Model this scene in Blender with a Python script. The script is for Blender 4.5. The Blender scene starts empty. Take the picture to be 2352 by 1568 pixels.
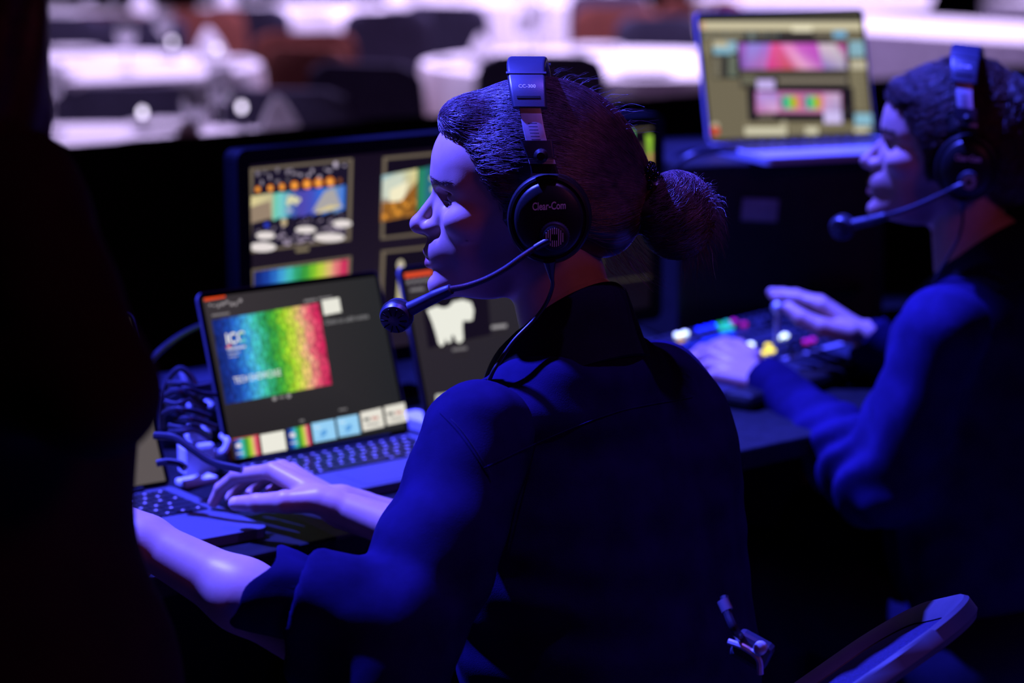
import bpy, bmesh, math, random
import numpy as np
from mathutils import Vector, Matrix

# ------------------------------------------------------------------ camera, world, light, exposure
scene = bpy.context.scene
COL = scene.collection
F_PX = 2352 * 85.0 / 36.0
PITCH = math.atan(1084.0 / F_PX)
CAM_H = 1.52
FOCUS = 2.60

cam_data = bpy.data.cameras.new('camera')
cam_data.lens = 85.0
cam_data.sensor_width = 36.0
cam_data.dof.use_dof = True
cam_data.dof.focus_distance = FOCUS
cam_data.dof.aperture_fstop = 3.0
cam_data.clip_start = 0.05
cam_data.clip_end = 200
cam = bpy.data.objects.new('camera', cam_data)
COL.objects.link(cam)
cam.location = (0, 0, CAM_H)
cam.rotation_euler = (math.pi / 2 - PITCH, 0, 0)
scene.camera = cam

scene.view_settings.view_transform = 'Standard'
scene.view_settings.look = 'None'
scene.view_settings.exposure = 0.0
scene.view_settings.gamma = 1.0
scene.view_settings.use_curve_mapping = False
scene.cycles.sample_clamp_indirect = 4.0
scene.cycles.max_bounces = 6

world = bpy.data.worlds.new('hall_darkness')
scene.world = world
world.use_nodes = True
bg = world.node_tree.nodes['Background']
bg.inputs[0].default_value = (0.20, 0.10, 0.42, 1)
bg.inputs[1].default_value = 0.005

def lamp(name, kind, loc, target, power, color, **kw):
    d = bpy.data.lights.new(name, kind)
    d.energy = power
    d.color = color
    for k, v in kw.items():
        setattr(d, k, v)
    o = bpy.data.objects.new(name, d)
    COL.objects.link(o)
    o.location = loc
    o.rotation_euler = (Vector(target) - Vector(loc)).to_track_quat('-Z', 'Y').to_euler()
    return o

# stage lamps over the control desk: deep blue, steep, from the side the operators face
lamp('blue_stage_spot', 'SPOT', (-2.00, 3.40, 4.45), (-0.02, 2.70, 0.92), 7800, (0.056, 0.066, 1.0),
     spot_size=math.radians(25), spot_blend=0.30, shadow_soft_size=0.05)
lamp('blue_stage_spot', 'SPOT', (-0.75, 4.05, 4.90), (0.56, 3.66, 0.85), 6800, (0.056, 0.066, 1.0),
     spot_size=math.radians(23), spot_blend=0.30, shadow_soft_size=0.05)
# second, weaker violet lamp on the same truss, above the operators
lamp('violet_stage_spot', 'SPOT', (0.85, 2.45, 4.6), (0.12, 2.70, 1.18), 300, (0.25, 0.10, 1.0),
     spot_size=math.radians(17), spot_blend=0.6, shadow_soft_size=0.05)
# weak magenta wash from the hall behind the photographer
lamp('magenta_wash', 'AREA', (1.9, 0.2, 3.0), (0.3, 2.8, 1.0), 7.5, (0.95, 0.17, 0.42), shape='DISK', size=0.8)
# house lights over the dining tables
for hx, hy, pw in ((-1.6, 10.6, 4300), (2.6, 12.0, 4200), (0.4, 17.0, 3000)):
    lamp('house_light', 'SPOT', (hx, hy, 8.0), (hx, hy + .1, 0.0), pw, (0.70, 0.53, 1.0), spot_size=math.radians(64), spot_blend=0.25, shadow_soft_size=0.6)

# ------------------------------------------------------------------ pixel -> place
def ray(x, y):
    v = (y - 784.0) / F_PX
    return np.array([(x - 1176.0) / F_PX, math.cos(PITCH) - v * math.sin(PITCH), -math.sin(PITCH) - v * math.cos(PITCH)])

CAMP = np.array([0, 0, CAM_H])
def W(x, y, d):
    return CAMP + ray(x, y) * d
def ONZ(x, y, z):
    r = ray(x, y)
    return CAMP + r * ((z - CAM_H) / r[2])
def PX(p):
    q = np.asarray(p, float) - CAMP
    dep = q[1] * math.cos(PITCH) - q[2] * math.sin(PITCH)
    up = q[1] * math.sin(PITCH) + q[2] * math.cos(PITCH)
    return (1176 + F_PX * q[0] / dep, 784 - F_PX * up / dep, dep)

# ------------------------------------------------------------------ materials
def lin(c):
    return tuple(((v / 255.0) / 12.92 if v <= 10.31 else ((v / 255.0 + 0.055) / 1.055) ** 2.4) for v in c)

MATS = {}
def mat(name, color, rough=0.5, metal=0.0, spec=0.5, vary=0.15, vscale=30.0, bump=0.0, bscale=200.0, sheen=0.0, coat=0.0, trans=0.0, emit=None, estr=1.0, sss=0.0, attr=None, ior=1.45):
    if name in MATS:
        return MATS[name]
    m = bpy.data.materials.new(name)
    m.use_nodes = True
    nt = m.node_tree
    b = nt.nodes['Principled BSDF']
    tc = nt.nodes.new('ShaderNodeTexCoord')
    nz = nt.nodes.new('ShaderNodeTexNoise')
    nz.inputs['Scale'].default_value = vscale
    nz.inputs['Detail'].default_value = 4
    nt.links.new(tc.outputs['Object'], nz.inputs['Vector'])
    if attr:
        src = nt.nodes.new('ShaderNodeVertexColor')
        src.layer_name = attr
        csock = src.outputs['Color']
        mx = nt.nodes.new('ShaderNodeMix'); mx.data_type = 'RGBA'; mx.blend_type = 'MULTIPLY'
        mx.inputs[0].default_value = 1.0
        rp = nt.nodes.new('ShaderNodeValToRGB')
        rp.color_ramp.elements[0].position = 0.3
        rp.color_ramp.elements[1].position = 0.7
        rp.color_ramp.elements[0].color = (1 - vary, 1 - vary, 1 - vary, 1)
        rp.color_ramp.elements[1].color = (1, 1, 1, 1)
        nt.links.new(nz.outputs['Fac'], rp.inputs['Fac'])
        nt.links.new(csock, mx.inputs[6]); nt.links.new(rp.outputs['Color'], mx.inputs[7])
        nt.links.new(mx.outputs[2], b.inputs['Base Color'])
    else:
        rp = nt.nodes.new('ShaderNodeValToRGB')
        rp.color_ramp.elements[0].position = 0.3
        rp.color_ramp.elements[1].position = 0.7
        lo = [c * (1 - vary) for c in color]; hi = [min(1, c * (1 + vary)) for c in color]
        rp.color_ramp.elements[0].color = (*lo, 1)
        rp.color_ramp.elements[1].color = (*hi, 1)
        nt.links.new(nz.outputs['Fac'], rp.inputs['Fac'])
        nt.links.new(rp.outputs['Color'], b.inputs['Base Color'])
    b.inputs['Roughness'].default_value = rough
    b.inputs['Metallic'].default_value = metal
    b.inputs['Specular IOR Level'].default_value = spec
    b.inputs['IOR'].default_value = ior
    if sheen:
        b.inputs['Sheen Weight'].default_value = sheen
    if coat:
        b.inputs['Coat Weight'].default_value = coat
    if trans:
        b.inputs['Transmission Weight'].default_value = trans
    if sss:
        b.inputs['Subsurface Weight'].default_value = sss
        b.inputs['Subsurface Radius'].default_value = (0.012, 0.005, 0.003)
        b.inputs['Subsurface Scale'].default_value = 1.0
    if emit is not None:
        b.inputs['Emission Color'].default_value = (*emit, 1)
        b.inputs['Emission Strength'].default_value = estr
    if bump:
        n2 = nt.nodes.new('ShaderNodeTexNoise')
        n2.inputs['Scale'].default_value = bscale
        n2.inputs['Detail'].default_value = 5
        nt.links.new(tc.outputs['Object'], n2.inputs['Vector'])
        bp = nt.nodes.new('ShaderNodeBump')
        bp.inputs['Strength'].default_value = bump
        bp.inputs['Distance'].default_value = 0.002
        nt.links.new(n2.outputs['Fac'], bp.inputs['Height'])
        nt.links.new(bp.outputs['Normal'], b.inputs['Normal'])
    MATS[name] = m
    return m

def screen_mat():
    if 'screen_light' in MATS:
        return MATS['screen_light']
    m = bpy.data.materials.new('screen_light')
    m.use_nodes = True
    nt = m.node_tree
    b = nt.nodes['Principled BSDF']
    src = nt.nodes.new('ShaderNodeVertexColor'); src.layer_name = 'Col'
    b.inputs['Base Color'].default_value = (0.003, 0.003, 0.003, 1)
    b.inputs['Roughness'].default_value = 0.35
    b.inputs['Specular IOR Level'].default_value = 0.1
    nt.links.new(src.outputs['Color'], b.inputs['Emission Color'])
    b.inputs['Emission Strength'].default_value = 1.0
    MATS['screen_light'] = m
    return m

SKIN = mat('skin', (0.6, 0.36, 0.28), rough=0.42, spec=0.45, vary=0.10, vscale=60, bump=0.05, bscale=900, attr='Col', sss=0.06)
HAIR_W = mat('dark_brown_hair', (0.030, 0.016, 0.012), rough=0.34, spec=0.6, vary=0.4, vscale=120)
HAIR_WS = mat('dark_brown_hair_strands', (0.115, 0.060, 0.075), rough=0.34, spec=0.9, vary=0.5, vscale=90)
HAIR_M = mat('short_brown_hair', (0.040, 0.020, 0.013), rough=0.65, spec=0.25, vary=0.4, vscale=120)
HAIR_MS = mat('short_brown_hair_strands', (0.065, 0.034, 0.022), rough=0.36, spec=0.6, vary=0.5, vscale=90)
SHIRT = mat('black_cotton_shirt', (0.008, 0.005, 0.036), rough=0.9, spec=0.05, vary=0.25, vscale=25, bump=0.15, bscale=700)
COLLARM = mat('black_shirt_collar', (0.006, 0.005, 0.010), rough=0.85, spec=0.10, vary=0.2, bump=0.2, bscale=600)
THREAD = mat('navy_stitching', (0.02, 0.016, 0.06), rough=0.8, spec=0.1)
TROUS = mat('black_trousers', (0.006, 0.005, 0.018), rough=0.9, spec=0.08, bump=0.2, bscale=400)
JACKET = mat('dark_jacket', (0.024, 0.005, 0.013), rough=0.85, spec=0.15, bump=0.25, bscale=300)
SHOE = mat('black_shoe_leather', (0.008, 0.008, 0.009), rough=0.4, spec=0.3)
BLK = mat('black_plastic', (0.012, 0.011, 0.013), rough=0.38, spec=0.4, vary=0.2, bump=0.05, bscale=700)
BLKS = mat('black_satin_plastic', (0.024, 0.026, 0.044), rough=0.40, spec=0.8, vary=0.15, bump=0.06, bscale=900)
MONB = mat('monitor_plastic', (0.004, 0.004, 0.005), rough=0.6, spec=0.15, vary=0.15)
BLKM = mat('black_matte_rubber', (0.006, 0.006, 0.007), rough=0.75, spec=0.2)
CUSH = mat('black_leatherette', (0.008, 0.007, 0.008), rough=0.5, spec=0.35, bump=0.3, bscale=300)
STEEL = mat('brushed_steel', (0.62, 0.64, 0.68), rough=0.42, metal=0.55, vary=0.08, vscale=200)
PRINT = mat('grey_print', (0.85, 0.82, 0.84), rough=0.6)
ALU = mat('space_grey_aluminium', (0.085, 0.085, 0.11), rough=0.50, metal=0.15, vary=0.05, vscale=300)
ALUS = mat('silver_aluminium', (0.45, 0.43, 0.50), rough=0.5, metal=0.15, vary=0.05, vscale=300)
GLASSB = mat('black_screen_glass', (0.004, 0.004, 0.005), rough=0.12, spec=0.4)
KEYM = mat('black_key_cap', (0.010, 0.010, 0.013), rough=0.45, spec=0.4)
KEYL = mat('key_legend', (0.5, 0.45, 0.6), rough=0.5, emit=(0.34, 0.30, 0.5), estr=0.35)
WHITEP = mat('white_plastic', (0.80, 0.80, 0.82), rough=0.35, spec=0.5, vary=0.03)
CABLE = mat('black_cable_jacket', (0.020, 0.020, 0.030), rough=0.35, spec=0.5)
DESK = mat('black_desk_laminate', (0.005, 0.005, 0.007), rough=0.6, spec=0.2, vary=0.4, vscale=60, bump=0.1, bscale=300)
DRAPE = mat('black_drape_cloth', (0.008, 0.006, 0.012), rough=0.95, spec=0.05, vary=0.3)
CARPET = mat('hall_carpet', (0.16, 0.12, 0.15), rough=0.95, spec=0.05, vary=0.5, vscale=3.0, bump=0.4, bscale=120)
CLOTH = mat('white_table_linen', (0.86, 0.85, 0.88), rough=0.9, spec=0.1, vary=0.04, vscale=8)
CHAIRB = mat('dark_chair_fabric', (0.060, 0.055, 0.095), rough=0.85, spec=0.15, vary=0.2)
CHAIRR = mat('rust_chair_fabric', (0.22, 0.07, 0.05), rough=0.85, spec=0.15, vary=0.2)
CHAIRF = mat('chair_metal', (0.12, 0.11, 0.14), rough=0.35, metal=0.9)
PORC = mat('white_porcelain', (0.85, 0.85, 0.86), rough=0.2, spec=0.6)
GLASSM = mat('clear_wine_glass', (0.95, 0.95, 0.97), rough=0.04, trans=0.85, spec=0.7, vary=0.0)

# ------------------------------------------------------------------ object helpers
def link(name, me, parent=None, material=None, off=None):
    o = bpy.data.objects.new(name, me)
    COL.objects.link(o)
    if parent is not None:
        o.parent = parent
    if material is not None:
        if isinstance(material, (list, tuple)):
            for m in material:
                me.materials.append(m)
        else:
            me.materials.append(material)
    return o

def thing(name, label, cat, loc=(0, 0, 0), rotz=0.0, group=None):
    o = bpy.data.objects.new(name, None)
    o.empty_display_size = 0.05
    COL.objects.link(o)
    o.location = loc
    o.rotation_euler = (0, 0, rotz)
    o['label'] = label
    o['category'] = cat
    if group:
        o['group'] = group
    return o

def tag(o, label, cat, group=None):
    o['label'] = label; o['category'] = cat
    if group:
        o['group'] = group
    return o

def copy_tree(o, parent=None):
    c = o.copy(); COL.objects.link(c); c.parent = parent
    for ch in list(o.children):
        copy_tree(ch, c)
    return c

def mesh_np(name, verts, faces, smooth=True, cols=None):
    """verts (n,3), faces: (m,k) array or list of tuples"""
    me = bpy.data.meshes.new(name)
    verts = np.asarray(verts, dtype=np.float32)
    if isinstance(faces, np.ndarray):
        m, k = faces.shape
        me.vertices.add(len(verts)); me.vertices.foreach_set('co', verts.ravel())
        me.loops.add(m * k); me.loops.foreach_set('vertex_index', faces.astype(np.int32).ravel())
        me.polygons.add(m)
        me.polygons.foreach_set('loop_start', np.arange(0, m * k, k, dtype=np.int32))
        me.update(calc_edges=True)
    else:
        me.from_pydata([tuple(v) for v in verts], [], [tuple(int(i) for i in f) for f in faces])
        me.update()
    me.validate()
    if smooth:
        me.polygons.foreach_set('use_smooth', np.ones(len(me.polygons), dtype=bool))
    if cols is not None:
        ca = me.color_attributes.new('Col', 'FLOAT_COLOR', 'POINT')
        cols = np.asarray(cols, dtype=np.float32)
        if cols.shape[1] == 3:
            cols = np.concatenate([cols, np.ones((len(cols), 1), np.float32)], 1)
        ca.data.foreach_set('color', cols.ravel())
    return me

class MB:
    """collects boxes, tubes and lofts into one mesh"""
    def __init__(s):
        s.v = []; s.f = []; s.sm = []
    def add(s, v, f, smooth=True):
        n = len(s.v)
        s.v += [tuple(map(float, p)) for p in v]
        s.f += [tuple(int(i) + n for i in q) for q in f]
        s.sm += [smooth] * len(f)
        return s
    def box(s, c, size, rot=None, bevel=0.0):
        bm = bmesh.new()
        bmesh.ops.create_cube(bm, size=1.0)
        for v in bm.verts:
            v.co = Vector((v.co.x * size[0], v.co.y * size[1], v.co.z * size[2]))
        if bevel:
            bmesh.ops.bevel(bm, geom=list(bm.edges), offset=bevel, segments=2, profile=0.5, affect='EDGES')
        M = Matrix.Translation(Vector(c)) @ (rot.to_4x4() if rot is not None else Matrix.Identity(4))
        bm.verts.index_update()
        s.add([M @ v.co for v in bm.verts], [[v.index for v in f.verts] for f in bm.faces], False)
        bm.free()
        return s
    def tube(s, pts, r, n=8, cap=True):
        pts = np.asarray(pts, float)
        m = len(pts)
        rr = np.full(m, r, float) if np.isscalar(r) else np.asarray(r, float)
        t = np.gradient(pts, axis=0)
        t /= np.linalg.norm(t, axis=1)[:, None] + 1e-12
        ref = np.array([0, 0, 1.0]) if abs(t[0][2]) < 0.9 else np.array([1.0, 0, 0])
        vs = []
        u = np.cross(t[0], ref); u /= np.linalg.norm(u)
        for i in range(m):
            u = u - t[i] * np.dot(u, t[i]); u /= np.linalg.norm(u) + 1e-12
            w = np.cross(t[i], u)
            for k in range(n):
                a = 2 * math.pi * k / n
                vs.append(pts[i] + rr[i] * (math.cos(a) * u + math.sin(a) * w))
        fs = []
        for i in range(m - 1):
            for k in range(n):
                fs.append((i * n + k, i * n + (k + 1) % n, (i + 1) * n + (k + 1) % n, (i + 1) * n + k))
        if cap:
            fs.append(tuple(range(n))[::-1]); fs.append(tuple(range((m - 1) * n, m * n)))
        return s.add(vs, fs)
    def lathe(s, prof, n=24, M=None, cap=True):
        """prof: [(r, z)...] about local z"""
        vs = []; fs = []
        for (r, z) in prof:
            for k in range(n):
                a = 2 * math.pi * k / n
                vs.append(Vector((r * math.cos(a), r * math.sin(a), z)))
        m = len(prof)
        for i in range(m - 1):
            for k in range(n):
                fs.append((i * n + k, i * n + (k + 1) % n, (i + 1) * n + (k + 1) % n, (i + 1) * n + k))
        if cap:
            fs.append(tuple(range(n))[::-1]); fs.append(tuple(range((m - 1) * n, m * n)))
        if M is not None:
            vs = [M @ v for v in vs]
        return s.add(vs, fs)
    def loft(s, rings, closed=True, cap=False):
        n = len(rings[0]); m = len(rings)
        vs = [p for r in rings for p in r]
        fs = []
        for i in range(m - 1):
            for k in range(n if closed else n - 1):
                fs.append((i * n + k, i * n + (k + 1) % n, (i + 1) * n + (k + 1) % n, (i + 1) * n + k))
        if cap:
            fs.append(tuple(range(n))[::-1]); fs.append(tuple(range((m - 1) * n, m * n)))
        return s.add(vs, fs)
    def prism(s, poly, z0, z1, M=None, smooth=False):
        n = len(poly)
        vs = [Vector((p[0], p[1], z0)) for p in poly] + [Vector((p[0], p[1], z1)) for p in poly]
        fs = [tuple(range(n))[::-1], tuple(range(n, 2 * n))] + [(k, (k + 1) % n, n + (k + 1) % n, n + k) for k in range(n)]
        if M is not None:
            vs = [M @ v for v in vs]
        return s.add(vs, fs, smooth)
    def mesh(s, name='m'):
        me = bpy.data.meshes.new(name)
        me.from_pydata(s.v, [], s.f)
        me.update()
        me.polygons.foreach_set('use_smooth', np.array(s.sm, dtype=bool))
        return me
    def build(s, name, material, parent=None, autosmooth=True):
        me = s.mesh(name)
        o = link(name, me, parent, material)
        if autosmooth and any(s.sm):
            # sharp edges stay sharp
            bm = bmesh.new(); bm.from_mesh(me)
            for e in bm.edges:
                if len(e.link_faces) == 2 and e.calc_face_angle(0) > 0.7:
                    e.smooth = False
            bm.to_mesh(me); bm.free()
        return o

def spline(pts, n):
    """Catmull-Rom through pts -> n points"""
    P = np.asarray(pts, float)
    P = np.vstack([2 * P[0] - P[1], P, 2 * P[-1] - P[-2]])
    m = len(P) - 3
    out = []
    for i in range(n):
        t = i / (n - 1) * m
        k = min(int(t), m - 1); u = t - k
        a, b, c, d = P[k:k + 4]
        out.append(0.5 * ((2 * b) + (c - a) * u + (2 * a - 5 * b + 4 * c - d) * u * u + (3 * b - a - 3 * c + d) * u ** 3))
    return np.array(out)

def rrect(w, h, r, n=5, cx=0, cy=0):
    pts = []
    for (sx, sy, a0) in ((1, 1, 0), (-1, 1, 90), (-1, -1, 180), (1, -1, 270)):
        for k in range(n + 1):
            a = math.radians(a0 + 90 * k / n)
            pts.append((cx + sx * (w / 2 - r) + r * math.cos(a), cy + sy * (h / 2 - r) + r * math.sin(a)))
    return pts

_text_cache = {}
def text_polys(txt, bold=False):
    """text as (verts2d, faces, width) with cap height about 0.7"""
    key = (txt, bold)
    if key in _text_cache:
        return _text_cache[key]
    cu = bpy.data.curves.new('t', 'FONT')
    cu.body = txt
    cu.size = 1.0
    if bold:
        cu.offset = 0.02
    cu.resolution_u = 3
    o = bpy.data.objects.new('t', cu)
    COL.objects.link(o)
    dg = bpy.context.evaluated_depsgraph_get()
    me = o.evaluated_get(dg).to_mesh()
    v = np.array([(q.co.x, q.co.y) for q in me.vertices]) if len(me.vertices) else np.zeros((0, 2))
    f = [tuple(p.vertices) for p in me.polygons]
    o.evaluated_get(dg).to_mesh_clear()
    bpy.data.objects.remove(o); bpy.data.curves.remove(cu)
    w = v[:, 0].max() if len(v) else 0
    _text_cache[key] = (v, f, w)
    return _text_cache[key]

# ------------------------------------------------------------------ signed-distance modelling (smooth unions -> surface nets)
def sphere(P, c, r):
    return np.linalg.norm(P - np.asarray(c, np.float32), axis=-1) - r
def cone(P, a, b, r1, r2):
    a = np.asarray(a, np.float32); b = np.asarray(b, np.float32)
    ba = b - a
    h = np.clip(((P - a) @ ba) / float(ba @ ba), 0, 1)
    q = P - a - h[..., None] * ba
    return np.sqrt(np.einsum('...i,...i', q, q)) - (r1 + (r2 - r1) * h)
def ell(P, c, r, R=None):
    q = P - np.asarray(c, np.float32)
    if R is not None:
        q = q @ np.asarray(R, np.float32).T        # rows of R = local axes
    r = np.asarray(r, np.float32)
    k0 = np.linalg.norm(q / r, axis=-1)
    k1 = np.linalg.norm(q / (r * r), axis=-1)
    return k0 * (k0 - 1) / np.maximum(k1, 1e-6)
def smin(a, b, k):
    h = np.clip(0.5 + 0.5 * (b - a) / k, 0, 1)
    return b + (a - b) * h - k * h * (1 - h)
def smax(a, b, k):
    return -smin(-a, -b, k)
def poly2d(x, y, pts):
    """signed distance to a 2-D polygon"""
    pts = np.asarray(pts, np.float32)
    d = np.full(x.shape, 1e9, np.float32); s = np.ones(x.shape, np.float32)
    n = len(pts); j = n - 1
    for i in range(n):
        ex, ey = pts[j] - pts[i]
        wx = x - pts[i][0]; wy = y - pts[i][1]
        t = np.clip((wx * ex + wy * ey) / (ex * ex + ey * ey + 1e-12), 0, 1)
        d = np.minimum(d, (wx - ex * t) ** 2 + (wy - ey * t) ** 2)
        c1 = y >= pts[i][1]; c2 = y < pts[j][1]; c3 = ex * wy > ey * wx
        flip = (c1 & c2 & c3) | (~c1 & ~c2 & ~c3)
        s = np.where(flip, -s, s)
        j = i
    return s * np.sqrt(d)
def vnoise(P, scale, seed=0):
    """smooth pseudo-noise in -1..1 from sines"""
    rs = np.random.RandomState(seed)
    o = 0
    for i in range(5):
        k = rs.normal(size=3) * scale
        o = o + np.sin(P @ k.astype(np.float32) + rs.rand() * 6.28)
    return o / 3.0

def nets(sdf, lo, hi, h):
    lo = np.asarray(lo, float); hi = np.asarray(hi, float)
    n = np.maximum(np.ceil((hi - lo) / h).astype(int) + 1, 3)
    ax = [(lo[i] + h * np.arange(n[i])).astype(np.float32) for i in range(3)]
    # coarse pass: find the blocks near the surface
    B = 12
    V = np.full(n, 1.0, np.float32)
    nb = [int(math.ceil((n[i]) / B)) for i in range(3)]
    cx = [np.array([ax[i][min(b * B + B // 2, n[i] - 1)] for b in range(nb[i])], np.float32) for i in range(3)]
    C = np.stack(np.meshgrid(*cx, indexing='ij'), -1)
    D = sdf(C.reshape(-1, 3)).reshape(C.shape[:3])
    near = np.abs(D) < h * B * 1.9
    V_sign = np.repeat(np.repeat(np.repeat(D, B, 0), B, 1), B, 2)[:n[0], :n[1], :n[2]]
    V[:] = np.where(V_sign < 0, -1.0, 1.0)
    idx = np.argwhere(near)
    CH = 160
    for c0 in range(0, len(idx), CH):
        blk = idx[c0:c0 + CH]
        pts = []; sl = []
        for b in blk:
            s = [slice(b[i] * B, min((b[i] + 1) * B, n[i])) for i in range(3)]
            g = np.stack(np.meshgrid(ax[0][s[0]], ax[1][s[1]], ax[2][s[2]], indexing='ij'), -1)
            pts.append(g.reshape(-1, 3)); sl.append((s, g.shape[:3]))
        d = sdf(np.concatenate(pts))
        k = 0
        for (s, sh) in sl:
            m = sh[0] * sh[1] * sh[2]
            V[s[0], s[1], s[2]] = d[k:k + m].reshape(sh); k += m
    # keep the border outside
    V[0] = np.maximum(V[0], h * .2); V[-1] = np.maximum(V[-1], h * .2)
    V[:, 0] = np.maximum(V[:, 0], h * .2); V[:, -1] = np.maximum(V[:, -1], h * .2)
    V[:, :, 0] = np.maximum(V[:, :, 0], h * .2); V[:, :, -1] = np.maximum(V[:, :, -1], h * .2)
    S = V < 0
    cs = np.zeros([n[0] - 1, n[1] - 1, n[2] - 1], np.int8)
    for i in (0, 1):
        for j in (0, 1):
            for k in (0, 1):
                cs += S[i:n[0] - 1 + i, j:n[1] - 1 + j, k:n[2] - 1 + k]
    act = (cs > 0) & (cs < 8)
    ci = np.argwhere(act)
    vid = np.full(act.shape, -1, np.int64)
    vid[act] = np.arange(len(ci))
    pos = np.zeros((len(ci), 3)); cnt = np.zeros(len(ci))
    corners = [(i, j, k) for i in (0, 1) for j in (0, 1) for k in (0, 1)]
    val = {c: V[ci[:, 0] + c[0], ci[:, 1] + c[1], ci[:, 2] + c[2]] for c in corners}
    for c in corners:
        for a in range(3):
            if c[a] == 0:
                e = list(c); e[a] = 1; e = tuple(e)
                va, vb = val[c], val[e]
                m = (va < 0) != (vb < 0)
                t = np.where(m, va / np.where(m, va - vb, 1), 0)
                q = np.repeat(np.array([c], float), len(ci), 0)
                q[:, a] += t
                pos[m] += q[m]; cnt[m] += 1
    pos = lo + (ci + pos / cnt[:, None]) * h
    faces = []
    for a in range(3):
        b, c = (a + 1) % 3, (a + 2) % 3
        s0 = [slice(None)] * 3; s1 = [slice(None)] * 3
        s0[a] = slice(0, n[a] - 1); s1[a] = slice(1, n[a])
        x = S[tuple(s0)] != S[tuple(s1)]
        e = np.argwhere(x)
        e = e[(e[:, b] > 0) & (e[:, c] > 0) & (e[:, b] < n[b] - 1) & (e[:, c] < n[c] - 1)]
        if not len(e):
            continue
        def g(db, dc):
            q = e.copy(); q[:, b] -= db; q[:, c] -= dc
            return vid[q[:, 0], q[:, 1], q[:, 2]]
        quad = np.stack([g(1, 1), g(0, 1), g(0, 0), g(1, 0)], 1)
        inside = S[e[:, 0], e[:, 1], e[:, 2]]
        quad[~inside] = quad[~inside][:, ::-1]
        faces.append(quad)
    F = np.concatenate(faces)
    F = F[(F >= 0).all(1)]
    return pos, F

def joined(parts):
    """parts: list of (verts, quads, cols)"""
    V = []; F = []; C = []; n = 0
    for v, f, c in parts:
        V.append(v); F.append(f + n); C.append(c); n += len(v)
    return np.concatenate(V), np.concatenate(F), np.concatenate(C)

def grad(sdf, P, e=0.0015):
    d = sdf(P)
    g = np.stack([sdf(P + np.array([e if i == k else 0 for i in range(3)], np.float32)) - d for k in range(3)], -1) / e
    g /= np.linalg.norm(g, axis=-1)[:, None] + 1e-9
    return d, g

def strands(paths, r, sides=3):
    """paths (n, m, 3) -> thin tapered tubes as arrays"""
    n, m, _ = paths.shape
    T = np.gradient(paths, axis=1)
    T /= np.linalg.norm(T, axis=-1)[..., None] + 1e-9
    ref = np.array([0.37, 0.61, 0.70])
    U = np.cross(T, ref); U /= np.linalg.norm(U, axis=-1)[..., None] + 1e-9
    Wv = np.cross(T, U)
    taper = np.sqrt(np.clip(1.05 - np.linspace(0, 1, m), 0.08, 1))[None, :, None]
    rr = (np.asarray(r).reshape(-1, 1, 1) * taper)
    rings = [paths + rr * (math.cos(2 * math.pi * k / sides) * U + math.sin(2 * math.pi * k / sides) * Wv) for k in range(sides)]
    V = np.stack(rings, 2)                       # n, m, sides, 3
    idx = np.arange(n * m * sides).reshape(n, m, sides)
    fs = []
    for k in range(sides):
        k2 = (k + 1) % sides
        fs.append(np.stack([idx[:, :-1, k], idx[:, :-1, k2], idx[:, 1:, k2], idx[:, 1:, k]], -1).reshape(-1, 4))
    return V.reshape(-1, 3), np.concatenate(fs)

def local_mesh(name, parts, parent, material, cols=True):
    """join world-space (v, f, c) parts, store them relative to the parent empty"""
    v, f, c = joined(parts)
    v = v - np.array(parent.location) if parent is not None else v
    me = mesh_np(name, v, f, True, c if cols else None)
    return link(name, me, parent, material)
# ------------------------------------------------------------------ the setting
def slab(name, c, size, m):
    o = MB().box(c, size).build(name, m)
    o['kind'] = 'structure'
    return o
slab('floor', (0, 14, -0.05), (60, 44, 0.1), CARPET)
WALLM = mat('hall_wall_paint', (0.20, 0.16, 0.22), rough=0.9)
slab('wall_back', (0, 36.1, 3.5), (60, 0.2, 7.0), WALLM)

YAW = math.radians(40.0)
E1 = np.array([math.cos(YAW), math.sin(YAW), 0.0])
E2 = np.array([-math.sin(YAW), math.cos(YAW), 0.0])
DESK_Z = 0.725

# low black masking drape between the control position and the dining room
def drape_wall():
    A = W(-700, 378, 4.63); B = W(2700, 128, 7.75)
    A[2] = B[2] = 0
    n = 420
    t = np.linspace(0, 1, n)
    L = np.linalg.norm(B - A); d = (B - A) / L; nn = np.array([-d[1], d[0], 0])
    rs = np.random.RandomState(4)
    wav = 0.022 * np.sin(t * L * 2 * math.pi / 0.16 + 1.3 * np.sin(t * 9)) + 0.010 * np.sin(t * L * 31)
    base = A + t[:, None] * (B - A) + wav[:, None] * nn
    top = 0.935 + 0.006 * np.sin(t * 40) + 0.004 * np.sin(t * 93)
    mb = MB()
    rows = []
    for z in (0.0, 0.3, 0.6, 1.0):
        r = base.copy(); r[:, 2] = z * top
        rows.append(r)
    b2 = base + nn * 0.012
    for z in (1.0, 0.6, 0.3, 0.0):
        r = b2.copy(); r[:, 2] = z * top
        rows.append(r)
    mb.loft(rows, closed=False)
    root = thing('masking_drape', 'long low black pleated masking drape behind the screens', 'drape')
    mb.build('cloth', DRAPE, root)
    rail = MB().tube([A + np.array([0, 0, .93]) + nn * .006, B + np.array([0, 0, .93]) + nn * .006], 0.010, 8)
    rail.build('rail', BLK, root)
    for k in range(6):
        p = A + (B - A) * (k + .5) / 6 + nn * 0.045
        q = MB().tube([p, p + np.array([0, 0, .93])], 0.014, 8)
        q.box(p + np.array([0, 0, 0.006]), (0.26, 0.26, 0.012))
        q.build('post', BLK, root)
drape_wall()

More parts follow.
